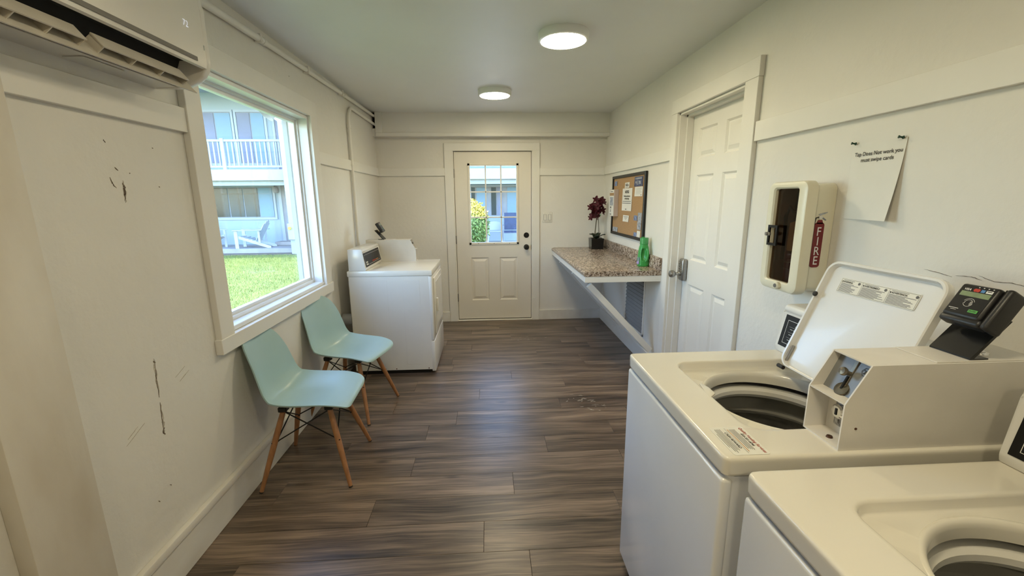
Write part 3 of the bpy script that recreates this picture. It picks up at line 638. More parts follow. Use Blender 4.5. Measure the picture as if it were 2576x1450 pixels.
# powder scuffs on the planks beside the washer
rg = random.Random(21); mb = MB()
for k in range(46):
    cx, cy = rg.choice(((.62, 2.98), (.72, 2.93), (.66, 2.80), (.80, 2.84), (.30, 4.40), (.40, 4.42))); cx += rg.gauss(0, .06); cy += rg.gauss(0, .025)
    a = rg.uniform(-.5, .5); l_, w_ = rg.uniform(.004, .022), rg.uniform(.0012, .004); d = Vector((math.cos(a), math.sin(a), 0)); q = Vector((-d.y, d.x, 0)); o = Vector((cx, cy, .0006))
    mb.bm.faces.new([mb.bm.verts.new(o+d*l_*u+q*w_*v) for u, v in ((-1, 0), (-.3, -1), (.6, -.8), (1, .1), (.2, 1), (-.5, .7))])
mb.build('powder_scuff', M['flake'], fl, kind='stuff')

# ------------------------------------------------------------------ dryer
def make_dryer():
    r = thing('clothes_dryer', 'white front load dryer with card reader standing beside the window wall', 'dryer')
    out = rr_poly(.016, WD-.02, .004, WW-.004, .012)
    MB().loops([[(p[0], p[1], .04) for p in out], [(p[0], p[1], .874) for p in out]], cap0=True).build('cabinet', M['enamel_warm'], r)
    MB().box(-.004, WD-.016, -.002, WW+.002, .874, .922, .007, 2).build('top', M['enamel_warm'], r)
    MB().box(.05, WD-.05, .03, WW-.03, 0, .04).build('base', M['dark'], r)
    fp = MB().box(0, .030, .003, WW-.003, .306, .870, .006, 2).build('front_panel', M['enamel_warm'], r)
    MB().box(-.002, .032, .003, WW-.003, .022, .298, .006, 2).build('lower_panel', M['enamel_warm'], r)
    dr = MB().box(-.014, .0, .075, .60, .345, .842, .006, 2).build('door', M['enamel_warm'], r)
    MB().box(-.0165, -.013, .13, .545, .40, .80, .003, 1).build('door_panel', M['enamel_warm'], dr)
    MB().box(-.034, -.014, .545, .575, .54, .66, .006, 2).build('door_handle', M['plastic_white'], dr)
    for z in (.80, .48): MB().box(-.010, .002, .055, .074, z-.035, z+.035, .002, 1).build('hinge', M['blackmetal'], dr)
    for x in (.06, .33): MB().box(x+.045, x+.185, WW-.0045, WW-.0032, .09, .84, .001, 1).build('side_emboss', M['enamel_warm'], r)
    for x in (.06, .34): MB().cyl((x, WW-.005, .052), (x, WW-.001, .052), .005, n=10).build('screw', M['rust'], r)
    h, FM, wd, L = housing_control(r, WT)
    for k in range(6): MB(FM).box(.040+(k % 3)*.018, .052+(k % 3)*.018, .022+(k//3)*.018, .034+(k//3)*.018, .0014, .004, .001, 1).build('button', M['key_white'], h)
    print_lines(FM @ Matrix.Translation((.23, .030, .0024)), [(.0105*k, 0, .0105*k+.0075, .011+.004*(k % 3 == 0)) for k in range(9)], M['ink_red'], h)
    print_lines(FM @ Matrix.Translation((.335, .031, .0024)), [(.009*k, 0, .009*k+.006, .008) for k in range(9)], M['ink_orange'], h)
    h.location.x = -.030; coin_box(r, WT).location.x = -.058; card_reader(r, WT).location.x = -.050
    MB().cyl((WD-.02, WW-.05, .50), (WD+.06, WW-.05, .50), .05, n=20).build('exhaust_duct', M['vent'], r)
    return r
dry = make_dryer(); dry.location = (-.488, 4.205, 0); dry.rotation_euler = (0, 0, math.pi)

# ------------------------------------------------------------------ shell chairs
def shell_pt(u, v):
    cl = [(.240, .424), (.236, .434), (.222, .443), (.19, .448), (.12, .444), (.04, .434), (-.04, .428), (-.115, .433), (-.172, .456), (-.208, .51), (-.226, .585), (-.240, .66), (-.256, .73), (-.268, .775), (-.277, .803), (-.283, .818)]
    wd = [.135, .178, .205, .222, .234, .238, .239, .236, .229, .220, .211, .201, .184, .160, .128, .078]
    lf = [0, .003, .008, .018, .036, .050, .060, .064, .062, .058, .052, .044, .032, .020, .010, .002]
    n = len(cl)-1
    def cr(A, t):
        i = min(int(t*n), n-1); f = t*n-i; p0, p1, p2, p3 = A[max(i-1, 0)], A[i], A[i+1], A[min(i+2, n)]
        return .5*((2*p1)+(-p0+p2)*f+(2*p0-5*p1+4*p2-p3)*f*f+(-p0+3*p1-3*p2+p3)*f**3)
    X = [c[0] for c in cl]; Z = [c[1] for c in cl]
    x, z, w_, l_ = cr(X, u), cr(Z, u), cr(wd, u), cr(lf, u); e = 1e-3
    tx, tz = cr(X, min(u+e, 1))-cr(X, max(u-e, 0)), cr(Z, min(u+e, 1))-cr(Z, max(u-e, 0)); L = math.hypot(tx, tz)
    nx, nz = tz/L, -tx/L                     # inner side normal (up on the seat, forward on the back)
    s_ = 2*v-1; k = abs(s_)**2.2*l_
    # rounded ends: pull the corners in along the profile
    return Vector((x+nx*k, s_*w_*(1-.04*abs(s_)**6), z+nz*k)), Vector((nx, 0, nz))
def make_chair():
    r = thing('shell_chair', 'x', 'chair', (0, 0, 0), 'pale teal shell chairs under the window')
    nu, nv, th = 52, 28, .007
    mb = MB(); G = [[shell_pt(i/nu, j/nv) for j in range(nv+1)] for i in range(nu+1)]
    A = [[mb.bm.verts.new(p) for p, q in row] for row in G]; B_ = [[mb.bm.verts.new(p-q*th) for p, q in row] for row in G]
    for i in range(nu):
        for j in range(nv):
            mb.bm.faces.new((A[i][j], A[i+1][j], A[i+1][j+1], A[i][j+1])); mb.bm.faces.new((B_[i][j], B_[i][j+1], B_[i+1][j+1], B_[i+1][j]))
    for j in range(nv):
        mb.bm.faces.new((A[0][j], A[0][j+1], B_[0][j+1], B_[0][j])); mb.bm.faces.new((A[nu][j], B_[nu][j], B_[nu][j+1], A[nu][j+1]))
    for i in range(nu):
        mb.bm.faces.new((A[i][0], B_[i][0], B_[i+1][0], A[i+1][0])); mb.bm.faces.new((A[i][nv], A[i+1][nv], B_[i+1][nv], B_[i][nv]))
    mb.build('seat_shell', M['teal'], r, sharp=70)
    tops = {}; mids = {}
    for sx in (1, -1):
        for sy_ in (1, -1):
            t0 = Vector((sx*.118+.0, sy_*.105, .408)); f0 = Vector((sx*.228, sy_*.222, .0)); tops[sx, sy_] = t0; mids[sx, sy_] = t0.lerp(f0, .40)
            lg = MB().tube([t0, t0.lerp(f0, .25), t0.lerp(f0, .5), t0.lerp(f0, .985)], [.0135, .0155, .0150, .0105], 14).build('leg', M['beech'], r)
            MB().cyl(t0.lerp(f0, .983), f0, .0105, .0100, 12).build('foot_glide', M['rubber'], lg)
            d = Vector((sx, sy_, 0)).normalized(); m_ = mids[sx, sy_]
            MB().cyl(m_-d*.02, m_+d*.0165, .0045, n=10).build('bolt', M['blackmetal'], lg)
            MB().box(t0.x-.022, t0.x+.022, t0.y-.022, t0.y+.022, .400, .428, .004, 1).build('mount', M['blackmetal'], r)
    prs = [((1, 1), (1, -1)), ((1, -1), (-1, -1)), ((-1, -1), (-1, 1)), ((-1, 1), (1, 1))]
    for a, b in prs:
        for p, q in ((a, b), (b, a)):
            s_ = mids[p]*.96+Vector((0, 0, mids[p].z*.04)); e_ = tops[q]+Vector((0, 0, -.012))
            e_ = s_.lerp(e_, .97); MB().cyl(s_, e_, .0035, n=8).build('wire_brace', M['blackmetal'], r)
    return r
ch1 = make_chair(); ch2 = copy_tree(ch1)
ch1.location = (-.998, 2.256, 0); ch1.rotation_euler = (0, 0, math.radians(2.2)); ch1['label'] = 'nearer pale teal shell chair with wooden dowel legs below the window'
ch2.location = (-1.005, 2.95, 0); ch2.rotation_euler = (0, 0, math.radians(-14)); ch2['label'] = 'pale teal shell chair standing next to the white dryer'

# ------------------------------------------------------------------ air conditioner
ac = thing('air_conditioner', 'wall mounted white air conditioner showing 72 above the window wall', 'air conditioner', (XL, 1.44, 1.92))
y0, y1 = 1.03, 1.845
def acp(i): return None
# closed upper body (front panel part), open outlet below
prof = [(XL, 1.925), (XL, 2.285), (-1.09, 2.285), (-1.068, 2.262), (-1.060, 2.20), (-1.058, 2.02), (-1.062, 1.992), (-1.075, 1.990), (-1.10, 2.03), (-1.16, 2.03), (-1.19, 1.96), (-1.185, 1.927)]
MB().prism(prof, 1, y0+.03, y1-.03).build('body', M['ac'], ac, True)
endp = [(XL, 1.925), (XL, 2.285), (-1.09, 2.285), (-1.068, 2.262), (-1.060, 2.20), (-1.058, 2.02), (-1.063, 1.992), (-1.080, 1.965), (-1.105, 1.945), (-1.14, 1.930), (-1.18, 1.923)]
for a, b in ((y0, y0+.03), (y1-.03, y1)): MB().prism(endp, 1, a, b, .008, 3).build('end_cap', M['ac'], ac, True)
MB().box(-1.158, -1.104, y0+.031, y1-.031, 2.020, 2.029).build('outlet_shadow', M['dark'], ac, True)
MB().prism([(-1.188, 1.93), (-1.189, 1.96), (-1.16, 2.022), (-1.157, 2.02), (-1.184, 1.96), (-1.183, 1.93)], 1, y0+.031, y1-.031).build('outlet_throat', M['dark'], ac, True)
MB().prism([(-1.0585, 2.004), (-1.0563, 2.004), (-1.0566, 2.018), (-1.0587, 2.018)], 1, y0+.08, y1-.085).build('trim_stripe', M['stripe'], ac, True)
fl_ = MB().prism([(-1.150, 1.956), (-1.098, 1.899), (-1.095, 1.901), (-1.147, 1.960)], 1, y0+.04, y1-.055).build('flap', M['ac_flap'], ac, True)
for a, b in ((1.06, 1.335), (1.385, 1.74)):
    MB().prism([(-1.118, 1.966), (-1.088, 1.930), (-1.085, 1.932), (-1.115, 1.969)], 1, a, b).build('vane', M['ac_flap'], fl_, True)
    for k in range(4):
        yy = a+.004+(b-a-.008)*k/3; MB().prism([(-1.140, 1.950), (-1.108, 1.915), (-1.086, 1.932), (-1.116, 1.968)], 1, yy-.0015, yy+.0015).build('fin', M['ac_flap'], fl_, True)
lettering('72', .030, frame((-1.0575, 1.706, 2.106), (0, 1, 0), (0, 0, 1)), M['lit'], ac, True, bold=-.012)
MB().box(-1.0590, -1.0572, 1.806, 1.812, 2.055, 2.072, .0005, 1).build('indicator', M['chrome'], ac, True)
MB().box(XL+.02, -1.20, 1.45, 1.60, 1.9235, 1.9250).build('rating_label', M['sticker'], ac, True)

# ------------------------------------------------------------------ conduits
cp = thing('conduit_pipe', 'long painted conduit pipe running along the top of the window wall', 'pipe', (XL, 3.4, 2.38))
px = XL+.022
MB().tube([(px, 1.86, 2.362), (px, 2.72, 2.385)], .0190, 14).build('pipe_length', M['trim'], cp, True)
MB().tube([(px, 2.72, 2.385), (px, 4.09, 2.412)], .0155, 14).build('pipe_length', M['trim'], cp, True)
MB().tube([(px, 4.09, 2.412), (px, 5.09, 2.418), (px, 5.13, 2.416)], .0150, 14).build('pipe_length', M['trim'], cp, True)
for yy, zz in ((2.70, 2.3845), (4.075, 2.4115)): MB().cyl((px, yy, zz), (px, yy+.03, zz+.0006), .0205, n=16).build('coupling', M['trim'], cp, True)
for yy, zz in ((2.66, 2.384), (4.02, 2.411), (3.3, 2.397)): MB().box(XL, XL+.044, yy-.008, yy+.008, zz-.024, zz+.024, .004, 1).build('strap', M['trim'], cp, True)
cp2 = thing('conduit_drop', 'painted conduit pipe bending down the wall behind the dryer', 'pipe', (XL, 4.2, .6))
pts = [(px, 5.13, 2.330), (px, 4.34, 2.340)]+[(px, 4.34-.14*math.sin(math.radians(a))-.03, 2.340-.14*(1-math.cos(math.radians(a)))) for a in range(0, 91, 15)]+[(px, 4.165, 1.2), (px, 4.155, .55)]
MB().tube(pts, .0140, 14).build('pipe_length', M['trim'], cp2, True)
for zz in (1.83, 2.16): MB().cyl((px, 4.168, zz-.014), (px, 4.168, zz+.014), .0185, n=14).build('coupling', M['trim'], cp2, True)
MB().box(XL, XL+.036, 4.140, 4.196, 1.812, 1.826, .003, 1).build('strap', M['trim'], cp2, True)
MB().box(XL, XL+.05, 4.10, 4.22, .42, .56, .004, 1).build('junction_box', M['trim'], cp2, True)

# ------------------------------------------------------------------ ceiling lights
def lamp(x, y, lab):
    r = thing('ceiling_light', lab, 'ceiling light', (x, y, ZC), 'round flush ceiling lights')
    MB().lathe([(0, 0), (.148, 0), (.150, -.006), (.150, -.036), (.146, -.044), (.134, -.046), (.132, -.042), (0, -.042)], (0, 0, 0), n=48).build('rim', M['vinyl'], r)
    MB().lathe([(.1325, -.042), (.1325, -.047), (.10, -.050), (0, -.051)], (0, 0, 0), n=48).build('diffuser', M['diffuser'], r)
lamp(.462, 2.74, 'round lit ceiling light nearer the camera, above the counter side')
lamp(.075, 4.10, 'round lit ceiling light farther away, in front of the half-glazed door')
lamp(.15, .55, 'added unseen ceiling light just above the viewer, brightening the near room'); lamp(-.1, -1.25, 'added unseen ceiling light behind the viewer, brightening the near wall and machines')  # both lamps are added out of view to brighten the near wall and machines

# ------------------------------------------------------------------ light switch
ls = thing('light_switch', 'double rocker light switch plate beside the half-glazed door', 'light switch', (.709, YF, 1.28))
MB().box(.649, .769, YF-.007, YF, 1.218, 1.342, .003, 2).build('plate', M['plastic_white'], ls, True)
for x in (.680, .738):
    MB().box(x-.018, x+.018, YF-.0078, YF-.0065, 1.246, 1.314).build('rocker_gap', M['ink_grey'], ls, True)
    MB().prism([(YF-.0075, 1.248), (YF-.0135, 1.248), (YF-.0085, 1.28), (YF-.010, 1.312), (YF-.0075, 1.312)], 0, x-.0155, x+.0155).build('rocker', M['plastic_white'], ls, True)
    for z in (1.232, 1.328): MB().cyl((x, YF-.0068, z), (x, YF-.0082, z), .003, n=10).build('screw', M['steel'], ls, True)

# ------------------------------------------------------------------ counter
ct = thing('wall_counter', 'speckled brown laminate folding counter fixed to the wall on white braces', 'counter', (1.09, 4.27, 0))
CY0, CY1, CZ = 3.365, YF-.001, .912
mb = MB(); mb.prism([(.765, CZ-.030), (.769, CZ-.038), (.79, CZ-.040), (XR-.001, CZ-.040), (XR-.001, CZ), (.785, CZ), (.772, CZ-.006), (.765, CZ-.016)], 1, CY0, CY1); mb.build('countertop', M['laminate'], ct, True)
MB().box(XR-.021, XR-.001, CY0, CY1, CZ, 1.015, .004, 2).build('backsplash', M['laminate'], ct, True)
mb = MB(); mb.box(.775, .797, CY0+.003, CY1, .822, CZ-.040); mb.box(.797, XR-.001, CY0+.003, CY0+.022, .822, CZ-.040); mb.box(XR-.022, XR-.001, CY0+.022, CY1, .822, CZ-.040); mb.build('apron', M['trim'], ct, True)
def brace(y, top, bot, w_=.038, t=.050):
    d = (Vector(bot)-Vector(top)).normalized(); n_ = Vector((-d.y, d.x))*t/2; a, b = Vector(top), Vector(bot)
    return MB().prism([tuple(a+n_), tuple(b+n_), tuple(b-n_), tuple(a-n_)], 1, y-w_/2, y+w_/2, .002, 1).build('brace', M['trim'], ct, True)
brace(3.44, (.825, .79), (1.375, .20)); brace(4.10, (.825, .79), (1.365, .20)); brace(4.85, (.825, .79), (1.365, .20))

# ------------------------------------------------------------------ vent grille
vg = thing('vent_grille', 'louvred return air vent grille low on the wall under the counter', 'vent', (XR, 3.95, .24))
VY0, VY1, VZ0, VZ1 = 3.69, 4.215, .235, .80
fr = MB()
for b_ in ((VY0, VY0+.022, VZ0, VZ1), (VY1-.022, VY1, VZ0, VZ1), (VY0, VY1, VZ0, VZ0+.022), (VY0, VY1, VZ1-.022, VZ1)): fr.box(XR-.012, XR-.0005, *b_, .002, 1)
fr.build('frame', M['trim'], vg, True)
MB().box(XR-.002, XR-.0005, VY0+.022, VY1-.022, VZ0+.022, VZ1-.022).build('backing', M['dark'], vg, True)
for k in range(14):
    z = VZ0+.036+k*.037
    MB().prism([(XR-.003, z+.020), (XR-.004, z+.022), (XR-.016, z-.004), (XR-.015, z-.006)], 1, VY0+.022, VY1-.022).build('slat', M['vent'], vg, True)

# ------------------------------------------------------------------ cork board and what is pinned to it
BY0, BY1, BZ0, BZ1 = 3.785, 4.80, 1.108, 1.732
cb = thing('cork_board', 'black framed cork bulletin board on the wall above the counter', 'bulletin board', (XR, 4.29, BZ0))
MB().box(XR-.012, XR-.0008, BY0+.02, BY1-.02, BZ0+.02, BZ1-.02).build('cork', M['cork'], cb, True)
for b_ in ((BY0, BY0+.028, BZ0, BZ1), (BY1-.028, BY1, BZ0, BZ1), (BY0+.028, BY1-.028, BZ0, BZ0+.028), (BY0+.028, BY1-.028, BZ1-.028, BZ1)): MB().box(XR-.026, XR-.0008, *b_, .003, 1).build('frame', M['blackmetal'], cb, True)
def pinned(name, ya, yb_, za, zb_, mat, lab, cat, rot=0, curl=.004):
    """sheet seen from the room: left edge = larger y"""
    w_, h_ = ya-yb_, zb_-za
    r = thing(name, lab, cat, (XR-.0135, (ya+yb_)/2, za), 'papers pinned to the cork board')
    FM = frame((0, w_/2, 0), (0, -math.cos(rot), math.sin(rot)), (0, math.sin(rot), math.cos(rot)))
    mb = MB(FM); mb.sheet(lambda u, v: (u*w_, v*h_, .0012+curl*(2*abs(u-.5))**3*(1-v)*.8), 8, 6, (0, 0, -.0006))
    mb.build('sheet', mat, r)
    return r, FM @ Matrix.Translation((0, 0, .0024)), w_, h_
r, PM_, w_, h_ = pinned('notice_sheet', 4.445, 4.145, 1.372, 1.594, M['paper'], 'white NOTICE sheet in the middle of the cork board', 'paper')
PM_ = PM_ @ Matrix.Translation((0, 0, .002))
lettering('NOTICE', .036, PM_ @ Matrix.Translation((w_/2, h_-.047, 0)), M['ink'], r, align='CENTER', bold=.03, sx=.95)
lettering('Washing machines are', .022, PM_ @ Matrix.Translation((w_/2, h_-.083, 0)), M['ink'], r, align='CENTER', bold=.03)
lettering('of timed pricing', .022, PM_ @ Matrix.Translation((w_/2, h_-.108, 0)), M['ink'], r, align='CENTER', bold=.03)
print_lines(PM_, [(.02, h_-.130, w_-.02, h_-.126), (.012, h_-.148, w_-.02, h_-.144), (.11, .012, .15, .019)], M['ink'], r)
r, PM_, w_, h_ = pinned('receipt_slip', 4.375, 4.236, 1.596, 1.650, M['paper'], 'small white slip pinned above the NOTICE sheet', 'paper', .02)
print_lines(PM_, [(.015, .036, .09, .042), (.02, .022, .115, .031), (.012, .008, .10, .012)], M['ink'], r)
r, PM_, w_, h_ = pinned('dark_poster', 4.092, 3.865, 1.604, 1.692, M['blue_dark'], 'dark blue printed poster at the top of the cork board', 'poster')
print_lines(PM_, [(.02, .066, .20, .078), (.06, .015, .075, .05), (.09, .015, .105, .058), (.12, .02, .17, .05), (.03, .03, .05, .05)], M['grey_print'], r)
r, PM_, w_, h_ = pinned('letter_sheet', 4.070, 3.860, 1.513, 1.600, M['paper'], 'white typed letter under the dark blue poster', 'paper')
print_lines(PM_, [(.025, .074-.0105*k, .19-(.03 if k % 3 == 2 else 0), .0755-.0105*k) for k in range(6)]+[(.16, .008, .19, .016)], M['ink_grey'], r)
r, PM_, w_, h_ = pinned('index_card', 4.398, 4.214, 1.262, 1.327, M['paper'], 'small white card pinned below the NOTICE sheet', 'card')
print_lines(PM_, [(.02, .048, .16, .052), (.04, .034, .13, .037), (.07, .022, .10, .025)], M['ink_grey'], r)
pinned('blue_card', 4.063, 3.972, 1.288, 1.335, M['blue_print'], 'small blue card beside the narrow photo print', 'card')
pinned('photo_print', 3.955, 3.853, 1.207, 1.364, M['grey_print'], 'narrow blue grey photo print by the frame of the cork board', 'print')
pinned('pale_card', 3.957, 3.870, 1.138, 1.196, M['paper'], 'pale card under the narrow photo print', 'card')
pinned('blue_card', 4.047, 3.963, 1.138, 1.176, M['blue_print'], 'small blue card at the bottom edge of the cork board', 'card')
pinned('sticker_pair', 4.753, 4.569, 1.140, 1.188, M['grey_print'], 'two printed stickers in the lower left of the cork board', 'sticker')
pinned('blue_card', 4.738, 4.648, 1.628, 1.676, M['blue_print'], 'small blue card in the upper left of the cork board', 'card')
bh = thing('brochure_holder', 'clear brochure holder full of leaflets at the left of the cork board', 'holder', (XR-.03, 4.67, 1.30))
MB().box(XR-.062, XR-.0125, 4.585, 4.745, 1.305, 1.59, .002, 1).build('holder', M['tan_side'], bh, True)
HM = frame((XR-.0628, 4.742, 1.31), (0, -1, 0), (0, 0, 1))
MB(HM).box(0, .152, 0, .276, 0, .001).build('leaflet', M['paper'], bh, True)
MB(HM).box(.02, .132, .11, .20, .001, .0016).build('leaflet_photo', M['grey_print'], bh, True)
MB(HM).box(.0, .152, .215, .245, .001, .0016).build('leaflet_photo', M['cork'], bh, True)
def world_print(M_, rects, mat, parent):
    o = print_lines(M_, rects, mat, None); off = Vector(); q = parent
    while q is not None: off += q.location; q = q.parent
    o.data.transform(Matrix.Translation(-off)); o.parent = parent; return o
world_print(HM @ Matrix.Translation((0, 0, .002)), [(.03, .255, .12, .262), (.03, .08, .07, .1), (.04, .04, .06, .07), (.02, .012, .08, .022)], M['ink_grey'], bh)
def wall_pin(y, z, x, lab, grp):
    p = thing('push_pin', lab, 'push pin', (x, y, z), grp)
    ax = (-1, .35, .18)
    MB().lathe([(0, -.002), (.0008, -.002), (.0008, .004), (.0055, .004), (.0055, .006), (.0032, .008), (.0028, .014), (.0050, .017), (.0050, .019), (0, .0195)], (0, 0, 0), ax, 14).build('pin_head', M['pin'], p)

# ------------------------------------------------------------------ orchid and bottle
orx, ory = 1.268, 4.985
oc = thing('potted_orchid', 'dark red artificial orchid in a square black pot on the counter', 'plant', (orx, ory, CZ))
pw = .074
mb = MB(); mb.loops([[(sx*k, sy_*k, z) for sx, sy_ in ((-1, -1), (1, -1), (1, 1), (-1, 1))] for k, z in ((pw*.93, 0), (pw, .125), (pw*.93, .125), (pw*.90, .112))], cap0=True, cap1=True)
mb.build('pot', M['pot'], oc)
MB().box(-.064, .064, -.064, .064, .108, .116).build('soil', M['stem'], oc)
def leaf(az, ln, wd, lift, droop):
    ca, sa = math.cos(az), math.sin(az)
    def f(u, v):
        s_ = u*ln; w_ = wd*math.sin(math.pi*min(.04+u*.93, 1))**.7*(v*2-1); z = .112+lift*math.sin(u*1.7)-droop*u*u+abs(v*2-1)*.008
        return (ca*s_-sa*w_, sa*s_+ca*w_, z)
    mb = MB(); mb.sheet(f, 10, 4, (0, 0, -.003)); mb.build('leaf', M['orchid_leaf'], oc)
for a in ((3.3, .085, .034, .060, .0), (-.4, .105, .026, .055, .0), (-1.3, .075, .034, .05, .01), (.9, .09, .03, .065, .0), (4.3, .075, .036, .045, .01), (2.3, .07, .03, .06, 0)): leaf(*a)
MB().tube([(-.012, 0, .11), (-.016, 0, .20), (-.006, 0, .32), (.0, -.01, .42), (.02, 0, .53)], [.006, .0055, .005, .004, .003], 8).build('stem', M['stem'], oc)
MB().tube([(.040, .01, .11), (.030, .01, .22), (.018, .0, .36), (.01, .0, .45), (-.02, 0, .57)], [.0035, .0035, .003, .003, .002], 8).build('stem', M['stem'], oc)
rg = random.Random(11)
def flower(c, az, el, s_):
    n_ = Vector((math.cos(az)*math.cos(el), math.sin(az)*math.cos(el), math.sin(el))); a = n_.orthogonal().normalized(); b = n_.cross(a)
    mb = MB(Matrix.Translation(c))
    for k in range(5):
        t = 2*math.pi*k/5+rg.uniform(-.1, .1); d = a*math.cos(t)+b*math.sin(t); q = n_.cross(d); wd = s_*(.36 if k % 2 else .27)
        mb.grid(lambda u, v: d*(u*s_)+q*(wd*math.sin(math.pi*min(.08+.9*u, 1))**.6*(2*v-1))+n_*(s_*(.18*u*u+.12*(2*v-1)**2)), 5, 4)
    mb.ball(n_*s_*.15, s_*.17, 8)
    mb.build('flower', M['petal'], oc, recalc=False)
for k in range(24):
    t = k/23
    flower(Vector((rg.uniform(-.075, .075)*(1-.35*abs(t-.5)), rg.uniform(-.05, .03), .385+.19*t)), rg.uniform(-2.6, -.4), rg.uniform(-.3, .5), rg.uniform(.042, .056))
flower(Vector((-.072, 0, .365)), -2.0, .1, .036); flower(Vector((.075, -.01, .54)), -1.0, .3, .036); flower(Vector((.07, -.01, .43)), -.8, 0, .036)
MB().ball((.035, -.02, .395), .008, 8).build('bud', M['key_green'], oc)

db = thing('detergent_bottle', 'green laundry detergent bottle with handle standing on the counter end', 'bottle', (1.345, 3.625, CZ))
def oval(rx, ry, z, cx=0, cy=0, n=40, e=2.6):
    P = []
    for i in range(n):
        a = 2*math.pi*i/n; c_, s_ = math.cos(a), math.sin(a); P.append((cx+rx*math.copysign(abs(c_)**(2/e), c_), cy+ry*math.copysign(abs(s_)**(2/e), s_), z))
    return P
# outer hull with the finger hollow pushed into the near face
LV = [(.044, .040, 0), (.048, .044, .004), (.0485, .044, .05), (.046, .042, .10), (.0425, .040, .14), (.0385, .037, .165), (.034, .033, .180), (.031, .031, .190), (.031, .031, .196)]
Ls = []
for k in range(33):
    z = .196*k/32; i = max(j for j in range(len(LV)-1) if LV[j][2] <= z+1e-9); a, b = LV[i], LV[i+1]; f = (z-a[2])/(b[2]-a[2])
    L_ = oval(a[0]+(b[0]-a[0])*f, a[1]+(b[1]-a[1])*f, z)
    Q = []
    for (x, y, zz) in L_:
        dz = ((zz-.105)/.055)**2; dx = ((x+.012)/.022)**2
        if y < 0 and dz+dx < 1: y += .030*(1-dz-dx)**.5
        Q.append((x, y, zz))
    Ls.append(Q)
MB().loops(Ls, cap0=True, cap1=True).build('body', M['green'], db, sharp=50)
MB().tube([(.014, -.036, .158), (.020, -.044, .135), (.022, -.047, .10), (.018, -.046, .065), (.008, -.041, .045)], [.009, .0105, .011, .0105, .008], 12).build('handle', M['green'], db)
MB().lathe([(.0345, .196), (.036, .198), (.0355, .246), (.033, .249), (.0, .249)], n=32).build('cap', M['green_cap'], db)
MB().lathe([(.0335, .190), (.0365, .192), (.0365, .196), (.0335, .197)], n=32).build('collar', M['green'], db)
MB().lathe([(0, .247), (.012, .2495), (.014, .253), (.006, .256), (0, .256)], (-.012, -.008, 0), n=16).build('spout', M['green'], db)
MB().grid(lambda u, v: (-.0495+.004*v, -.030+.055*u, .020+.07*v*(1-.4*abs(u-.5))), 8, 6).build('label', M['purple'], db)

# ------------------------------------------------------------------ fire extinguisher box, extinguisher, sign
fx0 = 1.275
fb = thing('extinguisher_cabinet', 'cream fire extinguisher cabinet with smoked window on the wall', 'cabinet', (XR, 1.80, 1.09))
def ryz(i, x, rd, y0=1.672, y1=1.918, z0=1.086, z1=1.560): return [(x, p[0], p[1]) for p in rr_poly(y0+i, y1-i, z0+i, z1-i, rd, 6)]
mb = MB(); mb.loops([ryz(.010, XR-.001, .03), ryz(.012, XR-.02, .03), ryz(.014, fx0+.052, .03), ryz(.030, fx0+.050, .03)]); mb.build('body', M['cream'], fb, True)
MB().loops([ryz(.012, XR-.004, .03), ryz(.012, XR-.002, .03)], True, True).build('back', M['dark'], fb, True)
win = (1.724, 1.872, 1.128, 1.530)
mb = MB(); mb.loops([ryz(.004, fx0+.050, .03), ryz(0, fx0+.045, .034), ryz(0, fx0+.014, .034), ryz(.004, fx0+.004, .034), ryz(.012, fx0, .03), ryz(-.006, fx0, .016, *win), ryz(0, fx0+.006, .012, *win), ryz(.0, fx0+.030, .012, *win)]); mb.build('cover', M['cream'], fb, True)
MB().box(fx0+.018, fx0+.021, win[0]-.004, win[1]+.004, win[2]-.004, win[3]+.004).build('window_pane', M['smoked'], fb, True)
# pull handle, lock knob, hinges on top
hb = ring(fx0-.004, fx0+.003, 1.822, 1.884, 1.282, 1.372, .011).build('pull_frame', M['blackmetal'], fb, True)
mb = MB(); mb.cyl((fx0-.004, 1.878, 1.332), (fx0-.016, 1.878, 1.332), .008, n=14); mb.box(fx0-.012, fx0-.004, 1.858, 1.894, 1.325, 1.339, .002, 1); mb.build('catch', M['steel'], hb, True)
MB().lathe([(0, 0), (.016, 0), (.016, .012), (.013, .016), (0, .016)], (fx0, 1.776, 1.112), (-1, 0, 0), 20).build('lock_knob', M['cream'], fb, True)
MB().lathe([(0, 0), (.009, 0), (.009, .002), (0, .002)], (fx0-.016, 1.776, 1.112), (-1, 0, 0), 16).build('lock_face', M['nickel'], fb, True)
# decal on the near side
dy = 1.672+.0125
DM = frame((1.323, dy-.0016, 1.206), (1, 0, 0), (0, 0, 1))
MB(DM).prism(rr_poly(.0085, .050, 0, .185, .012, 6), 2, -.003, .0004).build('decal_body', M['fire_red'], fb, True)
MB(DM).prism([(.014, .180), (.044, .180), (.038, .196), (.022, .196)], 2, -.003, .0004).build('decal_neck', M['fire_red'], fb, True)
mb = MB(DM @ Matrix.Translation((0, 0, .0003)))
mb.tube([(.022, .207, 0), (.010, .204, 0), (.0062, .18, 0), (.0058, .10, 0), (.0056, .055, 0)], .0024, 6); mb.build('decal_hose', M['ink'], fb, True)
MB(DM).cyl((.030, .206, -.003), (.030, .206, .0008), .008, n=20).build('decal_gauge', M['key_white'], fb, True)
mb = MB(DM); mb.prism([(.020, .217), (.026, .221), (.056, .228), (.057, .225), (.030, .214)], 2, -.003, .0006); mb.prism([(.036, .210), (.055, .196), (.052, .193), (.032, .205)], 2, -.003, .0006); mb.build('decal_lever', M['grey_print'], fb, True)
for i, c_ in enumerate('FIRE'): lettering(c_, .050, DM @ Matrix.Translation((.0293, .132-.0400*i, .0012)), M['ink_white'], fb, True, align='CENTER', bold=.004, sx=.86)
